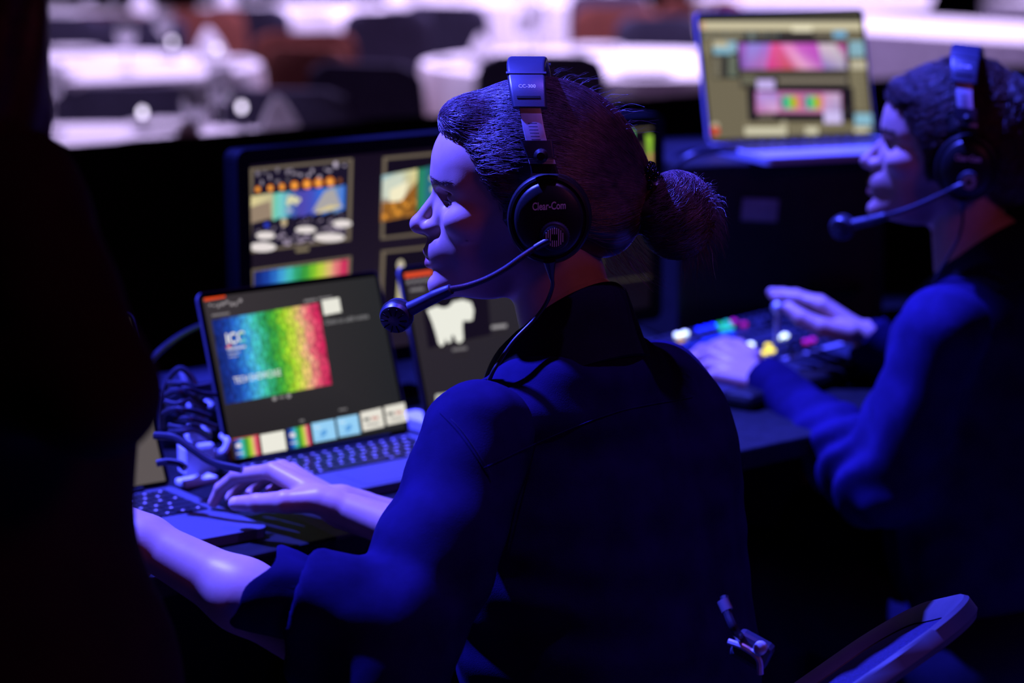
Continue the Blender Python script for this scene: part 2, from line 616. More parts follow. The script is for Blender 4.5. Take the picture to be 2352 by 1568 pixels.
# ------------------------------------------------------------------ control desk
def desk():
    pf = ONZ(620, 1266, DESK_Z)
    root = thing('control_desk', 'long black control desk under the laptops and monitors', 'desk')
    x0, x1, dep = -0.75, 2.05, 0.98
    c = pf + E1 * (x0 + x1) / 2 + E2 * dep / 2
    R = Matrix.Rotation(YAW, 3, 'Z')
    MB().box((c[0], c[1], DESK_Z - 0.015), (x1 - x0, dep, 0.03), R, 0.004).build('desk_top', DESK, root)
    for a, b in ((x0 + .12, .12), (x1 - .12, .12), (x0 + .12, dep - .12), (x1 - .12, dep - .12), ((x0 + x1) / 2, dep - .12)):
        p = pf + E1 * a + E2 * b
        MB().box((p[0], p[1], (DESK_Z - .03) / 2), (.05, .05, DESK_Z - .03), R, .004).build('leg', BLK, root)
    q = pf + E1 * (x0 + x1) / 2 + E2 * (dep - .06)
    MB().box((q[0], q[1], .42), (x1 - x0 - .3, .018, .5), R).build('modesty_panel', DESK, root)
    return pf
DESK_P = desk()
def on_desk(a, b, z=DESK_Z):
    p = DESK_P + E1 * a + E2 * b
    return np.array([p[0], p[1], z])

# ------------------------------------------------------------------ screen pictures (flat emissive artwork on a real panel)
def homog(src, dst):
    A = []
    for (x, y), (u, v) in zip(src, dst):
        A.append([x, y, 1, 0, 0, 0, -u * x, -u * y, -u]); A.append([0, 0, 0, x, y, 1, -v * x, -v * y, -v])
    _, _, Vt = np.linalg.svd(np.array(A))
    return Vt[-1].reshape(3, 3)

class Art:
    """flat picture in panel coordinates x right 0..1, y down 0..1"""
    def __init__(s, w, h, H=None):
        s.w, s.h, s.H = w, h, H
        s.v = []; s.f = []; s.c = []; s.layer = 0
    def m(s, p):
        if s.H is None:
            return p
        q = s.H @ np.array([p[0], p[1], 1.0])
        return (q[0] / q[2], q[1] / q[2])
    def raw(s, pts, faces, cols):
        n = len(s.v)
        s.layer += 1
        z = 0.00002 * s.layer
        for p, c in zip(pts, cols):
            u, v = s.m(p)
            u = min(max(u, 0.0), 1.0); v = min(max(v, 0.0), 1.0)
            s.v.append(((u - .5) * s.w, (.5 - v) * s.h, z)); s.c.append(c)
        s.f += [tuple(i + n for i in f) for f in faces]
    def poly(s, pts, col):
        c = lin(col)
        s.raw(pts, [tuple(range(len(pts)))], [c] * len(pts))
    def quad(s, a, b, c, d, cols):
        cols = [lin(k) for k in cols] if isinstance(cols[0], (tuple, list)) else [lin(cols)] * 4
        s.raw([a, b, c, d], [(0, 1, 2, 3)], cols)
    def rect(s, x0, y0, x1, y1, col, tilt=0.0):
        """axis rect whose right side is raised by tilt*(x1-x0)"""
        t = tilt * (x1 - x0)
        s.quad((x0, y0), (x1, y0 + t), (x1, y1 + t), (x0, y1), col)
    def disc(s, x, y, rx, ry, col, n=14):
        s.poly([(x + rx * math.cos(2 * math.pi * k / n), y + ry * math.sin(2 * math.pi * k / n)) for k in range(n)], col)
    def text(s, txt, a, b, hgt, col, bold=False):
        """text from baseline point a towards b (art coords); hgt in the y unit"""
        v, f, w = text_polys(txt, bold)
        a = np.array(a, float); b = np.array(b, float)
        ux = (b - a) / max(w, 1e-6)
        L = np.linalg.norm(b - a)
        uy = np.array([(b - a)[1], -(b - a)[0]]) / L * hgt / 0.7 if s.H is not None else np.array([0, -hgt / 0.7])
        c = lin(col)
        s.raw([tuple(a + ux * p[0] + uy * p[1]) for p in v], f, [c] * len(v))
    def build(s, name, parent, M=None):
        me = bpy.data.meshes.new(name)
        me.from_pydata(s.v, [], s.f); me.update()
        ca = me.color_attributes.new('Col', 'FLOAT_COLOR', 'POINT')
        ca.data.foreach_set('color', np.array([(*c, 1) for c in s.c], np.float32).ravel())
        bm = bmesh.new(); bm.from_mesh(me)
        for f_ in bm.faces:
            if f_.normal.z < 0:
                f_.normal_flip()
        bm.to_mesh(me); bm.free()
        o = link(name, me, parent, screen_mat())
        if M is not None:
            o.matrix_local = M
        return o

RAINBOW = [(20, 35, 105), (24, 48, 138), (30, 76, 172), (50, 128, 208), (75, 185, 215), (60, 182, 152), (40, 142, 72), (78, 170, 50), (160, 206, 45), (206, 206, 85), (232, 165, 134), (216, 75, 106), (195, 30, 82)]
def ramp(cols, t):
    t = min(max(t, 0), .9999) * (len(cols) - 1)
    k = int(t); u = t - k
    return tuple(cols[k][i] * (1 - u) + cols[k + 1][i] * u for i in range(3))
def lerp2(q, u, v):
    a, b, c, d = [np.array(p, float) for p in q]
    return tuple((a * (1 - u) + b * u) * (1 - v) + (d * (1 - u) + c * u) * v)
def rainbow(art, q, nu=18, nv=9, seed=1, amp=.22, flat=False):
    """diamond-facet spectrum slide in the quad q = tl, tr, br, bl"""
    rs = np.random.RandomState(seed)
    for i in range(nu):
        for j in range(nv):
            if flat and j:
                continue
            v0, v1 = (0, 1) if flat else (j / nv, (j + 1) / nv)
            u0, u1 = i / nu, (i + 1) / nu
            c = [(u0, v0), (u1, v0), (u1, v1), (u0, v1)]
            mid = ((u0 + u1) / 2, (v0 + v1) / 2)
            for k in range(4):
                a, b = c[k], c[(k + 1) % 4]
                col = ramp(RAINBOW, (a[0] + b[0] + mid[0]) / 3 + (0 if flat else .02 * math.sin(j * 2.1 + k)))
                s_ = 1 + (0 if flat else amp * ((1 if (i + j) % 2 == 0 else -1) * (1 if k % 2 else -.4) + .5 * (rs.rand() - .5)))
                col = tuple(min(255, x * s_) for x in col)
                art.poly([lerp2(q, *a), lerp2(q, *b), lerp2(q, *mid)], col)

# ------------------------------------------------------------------ laptops
_key_me = {}
def laptop(label, hinge, yaw, w, dep, tilt, metal, keys=True, hgt=None, group=None, z=None, deck_metal=None):
    """hinge = world point of the hinge centre on the surface carrying it; returns (root, screen matrix, size)"""
    root = thing('laptop', label, 'laptop', tuple(hinge), yaw, group)
    th = 0.0135
    hgt = hgt or dep * 0.985
    deck = MB().prism(rrect(w, dep, 0.012, 5, 0, -dep / 2), 0.0015, th).build('deck', metal, root)
    for sx in (-1, 1):
        for sy in (0, 1):
            MB().lathe([(.006, 0), (.006, .0016)], 10, Matrix.Translation((sx * (w / 2 - .03), -.03 - sy * (dep - .06), 0))).build('rubber_foot', BLKM, root)
    MB().prism(rrect(w * .44, dep * .36, .006, 4, 0, -dep * .77), th, th + .0004).build('trackpad', metal, deck)
    kw, kd = w * .90, dep * .47
    MB().prism(rrect(kw, kd, .004, 3, 0, -dep * .065 - kd / 2), th - .0002, th + .0003).build('keyboard_well', BLKM, deck)
    if keys:
        u = kw / 14.5; rowh = kd / 6.0
        rows = [[1.03] * 14, [1] * 13 + [1.5], [1.5] + [1] * 13, [1.75] + [1] * 11 + [1.75], [2.25] + [1] * 10 + [2.25], [1, 1, 1, 1.25, 5, 1.25, 1, 1, 1, 1]]
        leg = MB()
        for r, row in enumerate(rows):
            x = -kw / 2
            tot = sum(row); sc = kw / tot
            for q in row:
                kwid = q * sc - .0028
                hh = (rowh if r else rowh * .92) - .0026
                key = (round(kwid, 4), round(hh, 4))
                if key not in _key_me:
                    _key_me[key] = MB().box((0, 0, .0007), (key[0], key[1], .0014), None, .0004).mesh('key')
                    _key_me[key].materials.append(KEYM)
                o = bpy.data.objects.new('key', _key_me[key]); COL.objects.link(o); o.parent = deck
                o.location = (x + q * sc / 2, -dep * .065 - (r + .5) * rowh, th + .0003)
                if q < 4:
                    leg.box((x + q * sc / 2 + (0 if q < 1.2 else -.3 * kwid), -dep * .065 - (r + .5) * rowh, th + .0018), (.0034, .0036, .0002))
                x += q * sc
        lo = leg.build('key_legends', KEYL, deck); lo['kind'] = 'stuff'
    # lid, hinged at the back edge and leaning back by tilt
    M = Matrix.Translation((0, -.004, th)) @ Matrix.Rotation(-tilt, 4, 'X') @ Matrix.Rotation(math.pi / 2, 4, 'X')
    # lid frame: x right, y up the lid, z towards the user
    lid = MB().prism(rrect(w, hgt, .011, 5, 0, hgt / 2), -.0055, 0).build('lid', metal, root)
    lid.matrix_local = M
    MB().prism(rrect(w - .004, hgt - .003, .010, 5, 0, hgt / 2), 0, .0006).build('screen_bezel', GLASSB, lid)
    MB().lathe([(.005, -w * .38), (.005, w * .38)], 10, Matrix.Translation((0, 0, .001)) @ Matrix.Rotation(math.pi / 2, 4, 'Y')).build('hinge_bar', BLKM, root).location = (0, -.004, th)
    sw, sh = w - .014, hgt - .016
    S = Matrix.Translation((0, .008 + sh / 2, .0009))
    RM = Matrix.Translation(Vector(hinge)) @ Matrix.Rotation(yaw, 4, 'Z')
    return root, lid, S, (sw, sh), RM @ M @ S

def panel_H(Mw, sw, sh):
    """homography photo px -> panel uv, from where the panel really stands"""
    src = [PX(Mw @ Vector((sx * sw / 2, sy * sh / 2, 0)))[:2] for sx, sy in ((-1, 1), (1, 1), (1, -1), (-1, -1))]
    return homog(src, [(0, 0), (1, 0), (1, 1), (0, 1)]), src

LZ = DESK_Z
hA0 = ONZ(527, 1068, LZ + .014); hA1 = ONZ(936, 994, LZ + .014)
hA = (hA0 + hA1) / 2; hA[2] = LZ
wA = float(np.linalg.norm(hA1 - hA0)); yA = math.atan2(hA1[1] - hA0[1], hA1[0] - hA0[0])
lapA, lidA, SA, szA, MA = laptop('open dark grey laptop whose screen shows a rainbow slide', hA, yA, wA + .004, .212, math.radians(18), ALU, hgt=.236)
HA, cA = panel_H(MA, *szA)
print('A', wA, math.degrees(yA), [tuple(round(q) for q in p) for p in cA])

def art_A():
    a = Art(*szA, HA)
    full = cA
    a.quad(*[tuple(p) for p in full], [(58, 52, 56), (40, 41, 42), (34, 35, 37), (36, 32, 36)])
    T = -0.137
    a.quad((468, 681), (517, 677), (518, 683), (469, 692), (222, 70, 28))
    rs = random.Random(3)
    x = 480
    while x < 552:
        wd = rs.uniform(3, 9); y = 702 - (x - 480) * .13 - rs.uniform(0, 7)
        a.rect(x, y, x + wd, y + rs.uniform(3, 9), (150, 142, 146), T); x += wd + rs.uniform(2, 5)
    a.rect(486, 722, 527, 727, (120, 114, 118), T)
    a.rect(698, 689, 726, 694, (130, 126, 128), T); a.rect(730, 684, 762, 688, (130, 126, 128), T)
    rainbow(a, [(486, 735), (726, 697), (756, 884), (518, 929)], 12, 7, 2, .12)
    a.text('ICC', (514, 793), (558, 786), 25, (242, 240, 236), True)
    a.poly([(512, 800), (524, 790), (523, 801)], (214, 60, 70)); a.poly([(540, 790), (556, 776), (560, 786)], (90, 190, 200)); a.poly([(541, 768), (552, 764), (553, 772)], (70, 170, 90))
    a.rect(515, 801, 558, 806, (196, 200, 220), T); a.rect(518, 812, 545, 815, (170, 176, 205), T); a.rect(520, 820, 540, 823, (160, 166, 200), T)
    a.text('TECH SHOWCASE', (532, 883), (640, 863), 15, (244, 244, 246))
    a.disc(624, 917, 5, 5, (150, 146, 148)); a.disc(657, 911, 5, 5, (150, 146, 148)); a.rect(634, 912, 648, 917, (120, 116, 118), T)
    a.quad((732, 692), (772, 685), (778, 718), (738, 726), (234, 232, 220))
    a.text('Click to add notes', (740, 748), (840, 732), 11, (150, 148, 150))
    a.rect(772, 941, 790, 945, (120, 116, 118), T); a.rect(682, 966, 692, 970, (130, 126, 128), T)
    th = [(527, 1012, 584, 1002), (590, 1000, 645, 990), (650, 988, 701, 977), (707, 974, 759, 964), (764, 962, 813, 953), (819, 949, 868, 938), (874, 936, 921, 926)]
    for i, (x0, y0, x1, y1) in enumerate(th):
        hh = 47 - i * .8; sk = 7
        q = [(x0, y0), (x1, y1), (x1 + sk, y1 + hh), (x0 + sk, y0 + hh)]
        if i in (0, 2):
            if i == 0:
                a.poly([(x0 - 3, y0 - 2), (x1 + 3, y1 - 3), (x1 + sk + 3, y1 + hh + 3), (x0 + sk - 3, y0 + hh + 3)], (190, 84, 78))
            rainbow(a, q, 9, 1, 3, 0, True)
            a.disc(x0 + 14, y0 + 13, 7, 6, (220, 214, 226)); a.rect(x0 + 9, y0 + 30, x0 + 26, y0 + 33, (200, 205, 225), T)
        elif i == 1:
            a.poly(q, (236, 234, 222))
        elif i in (3, 4):
            a.poly(q, (150, 208, 246))
            a.poly([(x0 + 20, y0 + 22), (x0 + 33, y0 + 12), (x0 + 37, y0 + 22), (x0 + 24, y0 + 33)], (90, 160, 224))
            a.rect(x0 + 7, y0 + 9, x0 + 20, y0 + 12, (215, 236, 250), T); a.rect(x0 + 10, y0 + 36, x0 + 40, y0 + 38, (110, 180, 235), T)
        else:
            a.poly(q, (232, 228, 216))
            a.rect(x0 + 8, y0 + 14, x0 + 22, y0 + 20, (60, 58, 60), T); a.rect(x0 + 26, y0 + 11, x0 + 42, y0 + 17, (200, 140, 130), T)
            a.rect(x0 + 14, y0 + 27, x0 + 44, y0 + 31, (150, 144, 140), T)
    a.build('screen_picture', lidA, SA)
art_A()

# second laptop of the pair, further along the desk
hC = hA + np.array([math.cos(yA), math.sin(yA), 0]) * 0.333
lapC, lidC, SC, szC, MC = laptop('open dark grey laptop with a white hand shape on screen behind the mic', hC, yA, wA + .004, .212, math.radians(17), ALU, hgt=.236)
HC, cC = panel_H(MC, *szC)
print('C', [tuple(round(q) for q in p) for p in cC])
def art_C():
    a = Art(*szC, HC)
    a.quad(*[tuple(p) for p in cC], [(46, 40, 46), (42, 40, 44), (34, 33, 36), (40, 36, 40)])
    T = -.12
    x0, y0 = cC[0]
    a.quad((x0 + 2, y0 + 3), (x0 + 66, y0 - 5), (x0 + 67, y0 + 5), (x0 + 4, y0 + 14), (226, 74, 34))
    for k in range(7):
        a.rect(x0 + 8 + 13 * k, y0 + 19 - 1.6 * k, x0 + 16 + 13 * k, y0 + 28 - 1.6 * k, (120, 116, 120), T)
    a.rect(x0 + 16, y0 + 38, x0 + 48, y0 + 45, (120, 116, 120), T)
    a.poly([(968, 694), (1120, 670), (1128, 768), (984, 800)], (20, 14, 24))
    hand = [(980, 712), (1010, 700), (1062, 688), (1082, 694), (1088, 712), (1085, 735), (1077, 737), (1070, 724), (1064, 722), (1062, 752), (1064, 780), (1056, 788), (1047, 784), (1043, 770), (1037, 770), (1036, 785), (1028, 788), (1022, 776), (1018, 772), (1020, 790), (1013, 796), (1006, 788), (1000, 765), (992, 740)]
    cx, cy = 1030, 735
    for i in range(len(hand)):
        a.poly([(cx, cy), hand[i], hand[(i + 1) % len(hand)]], (236, 236, 224))
    a.disc(1018, 690, 21, 17, (16, 12, 18))
    a.rect(1038, 800, 1072, 807, (110, 106, 108), T); a.rect(1128, 748, 1163, 756, (150, 146, 148), T)
    a.rect(1000, 906, 1040, 922, (200, 200, 190), T)
    a.build('screen_picture', lidC, SC)
art_C()

# laptop at the left, under her hand; its lid is mostly hidden behind the standing person
bR = ONZ(365, 1103, LZ + .014); bF = ONZ(630, 1214, LZ + .014)
dB = (bF - bR); depB = float(np.linalg.norm(dB)); yB = math.atan2(dB[0], -dB[1])
wB = .345
hB = bR + dB / depB * .030 - np.array([math.cos(yB), math.sin(yB), 0]) * wB / 2; hB[2] = LZ
print('B depth', depB, math.degrees(yB))
lapB, lidB, SB, szB, MBm = laptop('open laptop under her right hand at the left end of the desk', hB, yB, wB, .25, math.radians(24), ALU, hgt=.235)
HB, cB = panel_H(MBm, *szB)
def art_B():
    a = Art(*szB)
    a.rect(0, 0, 1, 1, (92, 84, 82))
    a.rect(.02, .05, .7, .8, (60, 56, 62)); a.rect(.72, .06, .97, .3, (120, 112, 110))
    a.build('screen_picture', lidB, SB)
art_B()
# ------------------------------------------------------------------ multiview monitors
def monitor(label, p_left, yaw, w, h, z0, group):
    root = thing('monitor', label, 'monitor', (p_left[0], p_left[1], DESK_Z), yaw, group)
    zz = z0 - DESK_Z
    R = Matrix.Rotation(math.pi / 2, 4, 'X')
    body = MB().prism(rrect(w, h, .016, 5, w / 2, zz + h / 2), -.030, -.004, R, False).build('housing', MONB, root)
    fr = MB()
    o = rrect(w, h, .016, 5, w / 2, zz + h / 2); b = .022; i_ = rrect(w - 2 * b, h - 2 * b, .004, 5, w / 2, zz + h / 2)
    n = len(o)
    vs = [R @ Vector((p[0], p[1], -.004)) for p in o] + [R @ Vector((p[0], p[1], .004)) for p in o] + [R @ Vector((p[0], p[1], .004)) for p in i_] + [R @ Vector((p[0], p[1], -.002)) for p in i_]
    fs = []
    for k in range(n):
        k2 = (k + 1) % n
        for r in range(3):
            fs.append((r * n + k, r * n + k2, (r + 1) * n + k2, (r + 1) * n + k))
    fr.add(vs, fs, False).build('bezel', MONB, root)
    st = MB().box((w / 2, .06, (zz + h * .5) / 2), (.06, .02, zz + h * .5)); st.box((w / 2, .038, zz + h * .5), (.09, .05, .09))
    st.build('stand_column', BLK, root)
    MB().prism(rrect(.24, .20, .02, 4, w / 2, .03), 0, .012).build('stand_foot', BLK, root)
    M = R @ Matrix.Translation((w / 2, zz + h / 2, -.0015))
    RM = Matrix.Translation((p_left[0], p_left[1], DESK_Z)) @ Matrix.Rotation(yaw, 4, 'Z')
    return root, M, (w - 2 * b + .001, h - 2 * b + .001), RM @ M

MON_L = W(540, 345, 3.46)
MON_H = .345
MW = .418
mon1, M1, sz1, MM1 = monitor('black multiview monitor with outlined picture tiles beside her face', MON_L, YAW, MW, MON_H, MON_L[2] - MON_H, 'multiview monitors')
p2 = MON_L + E1 * (MW + .006)
mon2, M2, sz2, MM2 = monitor('black multiview monitor mostly hidden behind her head', p2, YAW, MW, MON_H, MON_L[2] - MON_H, 'multiview monitors')
H1, c1 = panel_H(MM1, *sz1); H2, c2 = panel_H(MM2, *sz2)
print('mon', [tuple(round(q) for q in p) for p in c1], [tuple(round(q) for q in p) for p in c2])

def frame(a, q, t, col):
    """picture outline of width t px around the quad"""
    q = [np.array(p, float) for p in q]
    c = sum(q) / 4
    o = [p + (p - c) / np.linalg.norm(p - c) * t * 1.2 for p in q]
    for k in range(4):
        a.poly([tuple(o[k]), tuple(o[(k + 1) % 4]), tuple(q[(k + 1) % 4]), tuple(q[k])], col)

def art_mon1():
    a = Art(*sz1, H1)
    a.quad(*[tuple(p) for p in c1], [(22, 14, 28), (20, 12, 28), (34, 26, 42), (36, 28, 40)])
    BR = (112, 100, 84)
    # tile 1: stage view with rows of tables
    q = [(582, 392), (803, 370), (797, 546), (577, 575)]
    frame(a, q, 8, BR)
    a.poly(q, (26, 20, 40))
    L = lambda u, v: lerp2(q, u, v)
    rs = random.Random(8)
    for k in range(23):
        u, v = rs.uniform(.03, .97), rs.uniform(.02, .17)
        p = L(u, v); g = rs.uniform(90, 190)
        a.disc(p[0], p[1], rs.uniform(2.5, 6), rs.uniform(3, 7), (g, g * .93, g * 1.05))
    for k, u in enumerate((.05, .18, .30, .43, .56, .68, .80, .90)):
        p = L(u, .24); r = (6, 7, 7, 9, 10, 10, 10, 5)[k]
        a.disc(p[0], p[1], r, r + 1, (238, 130, 30) if k != 7 else (130, 70, 30))
        a.disc(p[0], p[1], r * .5, r * .5, (255, 190, 90) if k != 7 else (150, 90, 50))
    sx = [(-.02, (222, 208, 150)), (.2, (190, 180, 140)), (.22, (110, 200, 170)), (.3, (120, 205, 205)), (.42, (60, 90, 170)), (.5, (80, 70, 170)), (.62, (70, 80, 190)), (.72, (40, 110, 220)), (.85, (120, 150, 190)), (.96, (40, 110, 220))]
    for (u0, k0), (u1, k1) in zip(sx[:-1], sx[1:]):
        a.quad(L(u0, .32), L(u1, .30), L(u1, .62), L(u0, .66), [k0, k1, k1, k0])
    a.poly([L(-.02, .45), L(.18, .4), L(.2, .62), L(-.02, .66)], (150, 130, 110))
    a.poly([L(.62, .60), L(.74, .36), L(.84, .33), L(.93, .58)], (170, 165, 165)); a.poly([L(.64, .62), L(.8, .55), L(.95, .58), L(.7, .63)], (226, 206, 140))
    for k in range(12):
        p = L(.36 + .12 * rs.random(), .37 + .13 * rs.random()); a.disc(p[0], p[1], 5, 5, (220, 215, 170))
    p = L(.38, .55); a.disc(p[0], p[1], 9, 5, (160, 170, 200))
    for k in range(110):
        v = rs.uniform(.68, .98); u = rs.uniform(0, 1); g = rs.uniform(60, 200)
        p = L(u, v); s_ = (v - .5) * 16
        a.disc(p[0], p[1], s_ * rs.uniform(.4, 1.0), s_ * .45, (g * .95, g * .86, g))
    for (u, v, rx, ry) in ((.55, .82, 24, 8), (.13, .83, 22, 9), (.93, .80, 22, 9), (.1, .97, 32, 11), (.8, .96, 36, 10)):
        p = L(u, v); a.disc(p[0], p[1], rx, ry, (232, 222, 220))
    p = L(.14, .70); a.disc(p[0], p[1], 6, 6, (40, 60, 200)); p = L(.32, .69); a.disc(p[0], p[1], 7, 9, (190, 170, 130))
    a.rect(676, 571, 706, 579, (128, 116, 92), -.11)
    # tile 2: town picture and slide
    q = [(884, 366), (1096, 346), (1092, 518), (878, 543)]
    frame(a, q, 8, BR)
    a.poly(q, (20, 13, 28))
    L = lambda u, v: lerp2(q, u, v)
    a.quad(L(-.04, .20), L(.34, .16), L(.34, .76), L(-.04, .80), [(150, 190, 200), (226, 216, 150), (190, 130, 50), (170, 110, 40)])
    a.poly([L(-.03, .26), L(.2, .2), L(.17, .54), L(-.03, .5)], (206, 214, 196)); a.poly([L(.05, .4), L(.25, .3), L(.2, .55), L(.05, .56)], (244, 236, 200))
    a.poly([L(-.03, .55), L(.17, .56), L(.34, .32), L(.34, .74), L(-.03, .79)], (146, 92, 34))
    for k in range(23):
        p = L(rs.uniform(0, .33), rs.uniform(.56, .76)); g = rs.uniform(.5, 1.4)
        a.disc(p[0], p[1], 5, 6, (min(255, 170 * g), min(255, 112 * g), 40 * g))
    a.quad(L(.34, .16), L(.42, .155), L(.42, .70), L(.34, .72), [(40, 120, 90), (40, 140, 110), (40, 140, 110), (30, 110, 60)])
    a.quad(L(.42, .15), L(1.0, .10), L(1.0, .66), L(.42, .70), [(40, 110, 110), (40, 60, 160), (40, 90, 190), (40, 110, 120)])
    for k in range(10):
        p = L(.5 + .13 * rs.random(), .30 + .18 * rs.random()); a.disc(p[0], p[1], 6, 6, (206, 206, 180))
    # second row
    q = [(579, 622), (795, 592), (788, 720), (572, 752)]
    frame(a, q, 8, BR)
    rainbow(a, [(580, 624), (795, 594), (790, 700), (574, 734)], 12, 1, 5, 0, True)
    q = [(879, 580), (1090, 556), (1086, 700), (872, 730)]
    frame(a, q, 8, BR)
    a.poly(q, (20, 14, 28))
    a.poly([(909, 640), (918, 640), (937, 720), (904, 720)], (206, 196, 150)); a.disc(915, 608, 8, 13, (198, 188, 164)); a.disc(915, 622, 6, 8, (120, 110, 170))
    a.build('screen_picture', mon1, M1)
art_mon1()

def art_mon2():
    a = Art(*sz2, H2)
    a.quad(*[tuple(p) for p in c2], (13, 7, 18))
    BR = (112, 100, 84)
    for q in ([(1190, 330), (1340, 316), (1338, 470), (1188, 488)], [(1392, 306), (1519, 294), (1514, 440), (1388, 456)]):
        frame(a, q, 5, BR)
        L = lambda u, v: lerp2(q, u, v)
        a.quad(L(0, 0), L(.5, 0), L(.5, 1), L(0, 1), [(60, 150, 120), (90, 190, 130), (190, 130, 20), (150, 110, 30)])
        a.poly([L(.35, .28), L(.72, .2), L(.80, 1), L(.2, 1)], (66, 60, 44)); a.poly([L(.72, .08), L(.86, .1), L(.88, .55), L(.8, .55)], (150, 200, 60))
        a.quad(L(.84, 0), L(1, 0), L(.98, 1), L(.84, 1), [(40, 70, 120), (40, 110, 190), (60, 140, 200), (90, 100, 90)])
        a.poly([L(.78, .4), L(.88, .35), L(.9, .6), L(.82, .62)], (214, 170, 110)); a.poly([L(.4, .75), L(.6, .7), L(.66, .95), L(.46, 1)], (220, 150, 20))
    for q in ([(1186, 540), (1336, 522), (1334, 660), (1184, 682)], [(1386, 516), (1512, 500), (1508, 630), (1382, 648)]):
        frame(a, q, 5, (60, 54, 46)); a.poly(q, (18, 12, 24))
    a.build('screen_picture', mon2, M2)
art_mon2()

# ------------------------------------------------------------------ equipment case with the raised laptop
CASE_TOP = 1.035
def case():
    yaw = math.radians(18)
    p = W(1800, 398, 4.11)
    root = thing('equipment_case', 'large black equipment case with a grey label carrying the raised laptop', 'equipment case', (p[0], p[1], DESK_Z), yaw)
    w, d, h = .382, .40, CASE_TOP - DESK_Z
    MB().box((0, d / 2, h / 2), (w, d, h), None, .006).build('body', mat('black_case_laminate', (0.020, 0.017, 0.018), rough=.5, spec=.3, vary=.2), root)
    for sx in (-1, 1):
        MB().box((sx * (w / 2 - .006), -.001, h / 2), (.014, .008, h - .01), None, .002).build('edge_trim', BLK, root)
    MB().box((0, -.001, h - .010), (w - .03, .008, .014), None, .002).build('edge_trim', BLK, root)
    M = Matrix.Translation((-.045, -.0042, h * .735)) @ Matrix.Rotation(math.radians(5), 4, 'Y') @ Matrix.Rotation(math.pi / 2, 4, 'X')
    MB().prism(rrect(.066, .038, .002), 0, .0012, M).build('label_plate', mat('grey_label', (.30, .28, .32), rough=.5), root)
    hb = MB().tube(spline([(.06, -.002, h * .28), (.065, -.03, h * .28), (.13, -.03, h * .28), (.135, -.002, h * .28)], 14), .006, 8)
    hb.build('handle', BLKM, root)
    return p
CASE_P = case()
hR0 = W(1622, 331, 4.24); hR1 = W(2014, 322, 4.34)
hR0[2] = hR1[2] = CASE_TOP
yR = math.atan2(hR1[1] - hR0[1], hR1[0] - hR0[0]) + math.radians(4)
wR = float(np.linalg.norm(hR1 - hR0))
lapR, lidR, SR, szR, MR = laptop('silver laptop on top of the black equipment case beside the man', (hR0 + hR1) / 2, yR, wR + .006, .225, math.radians(15), ALUS, hgt=.234, keys=True)
HR, cR = panel_H(MR, *szR)
print('R', wR, math.degrees(yR), [tuple(round(q) for q in p) for p in cR])
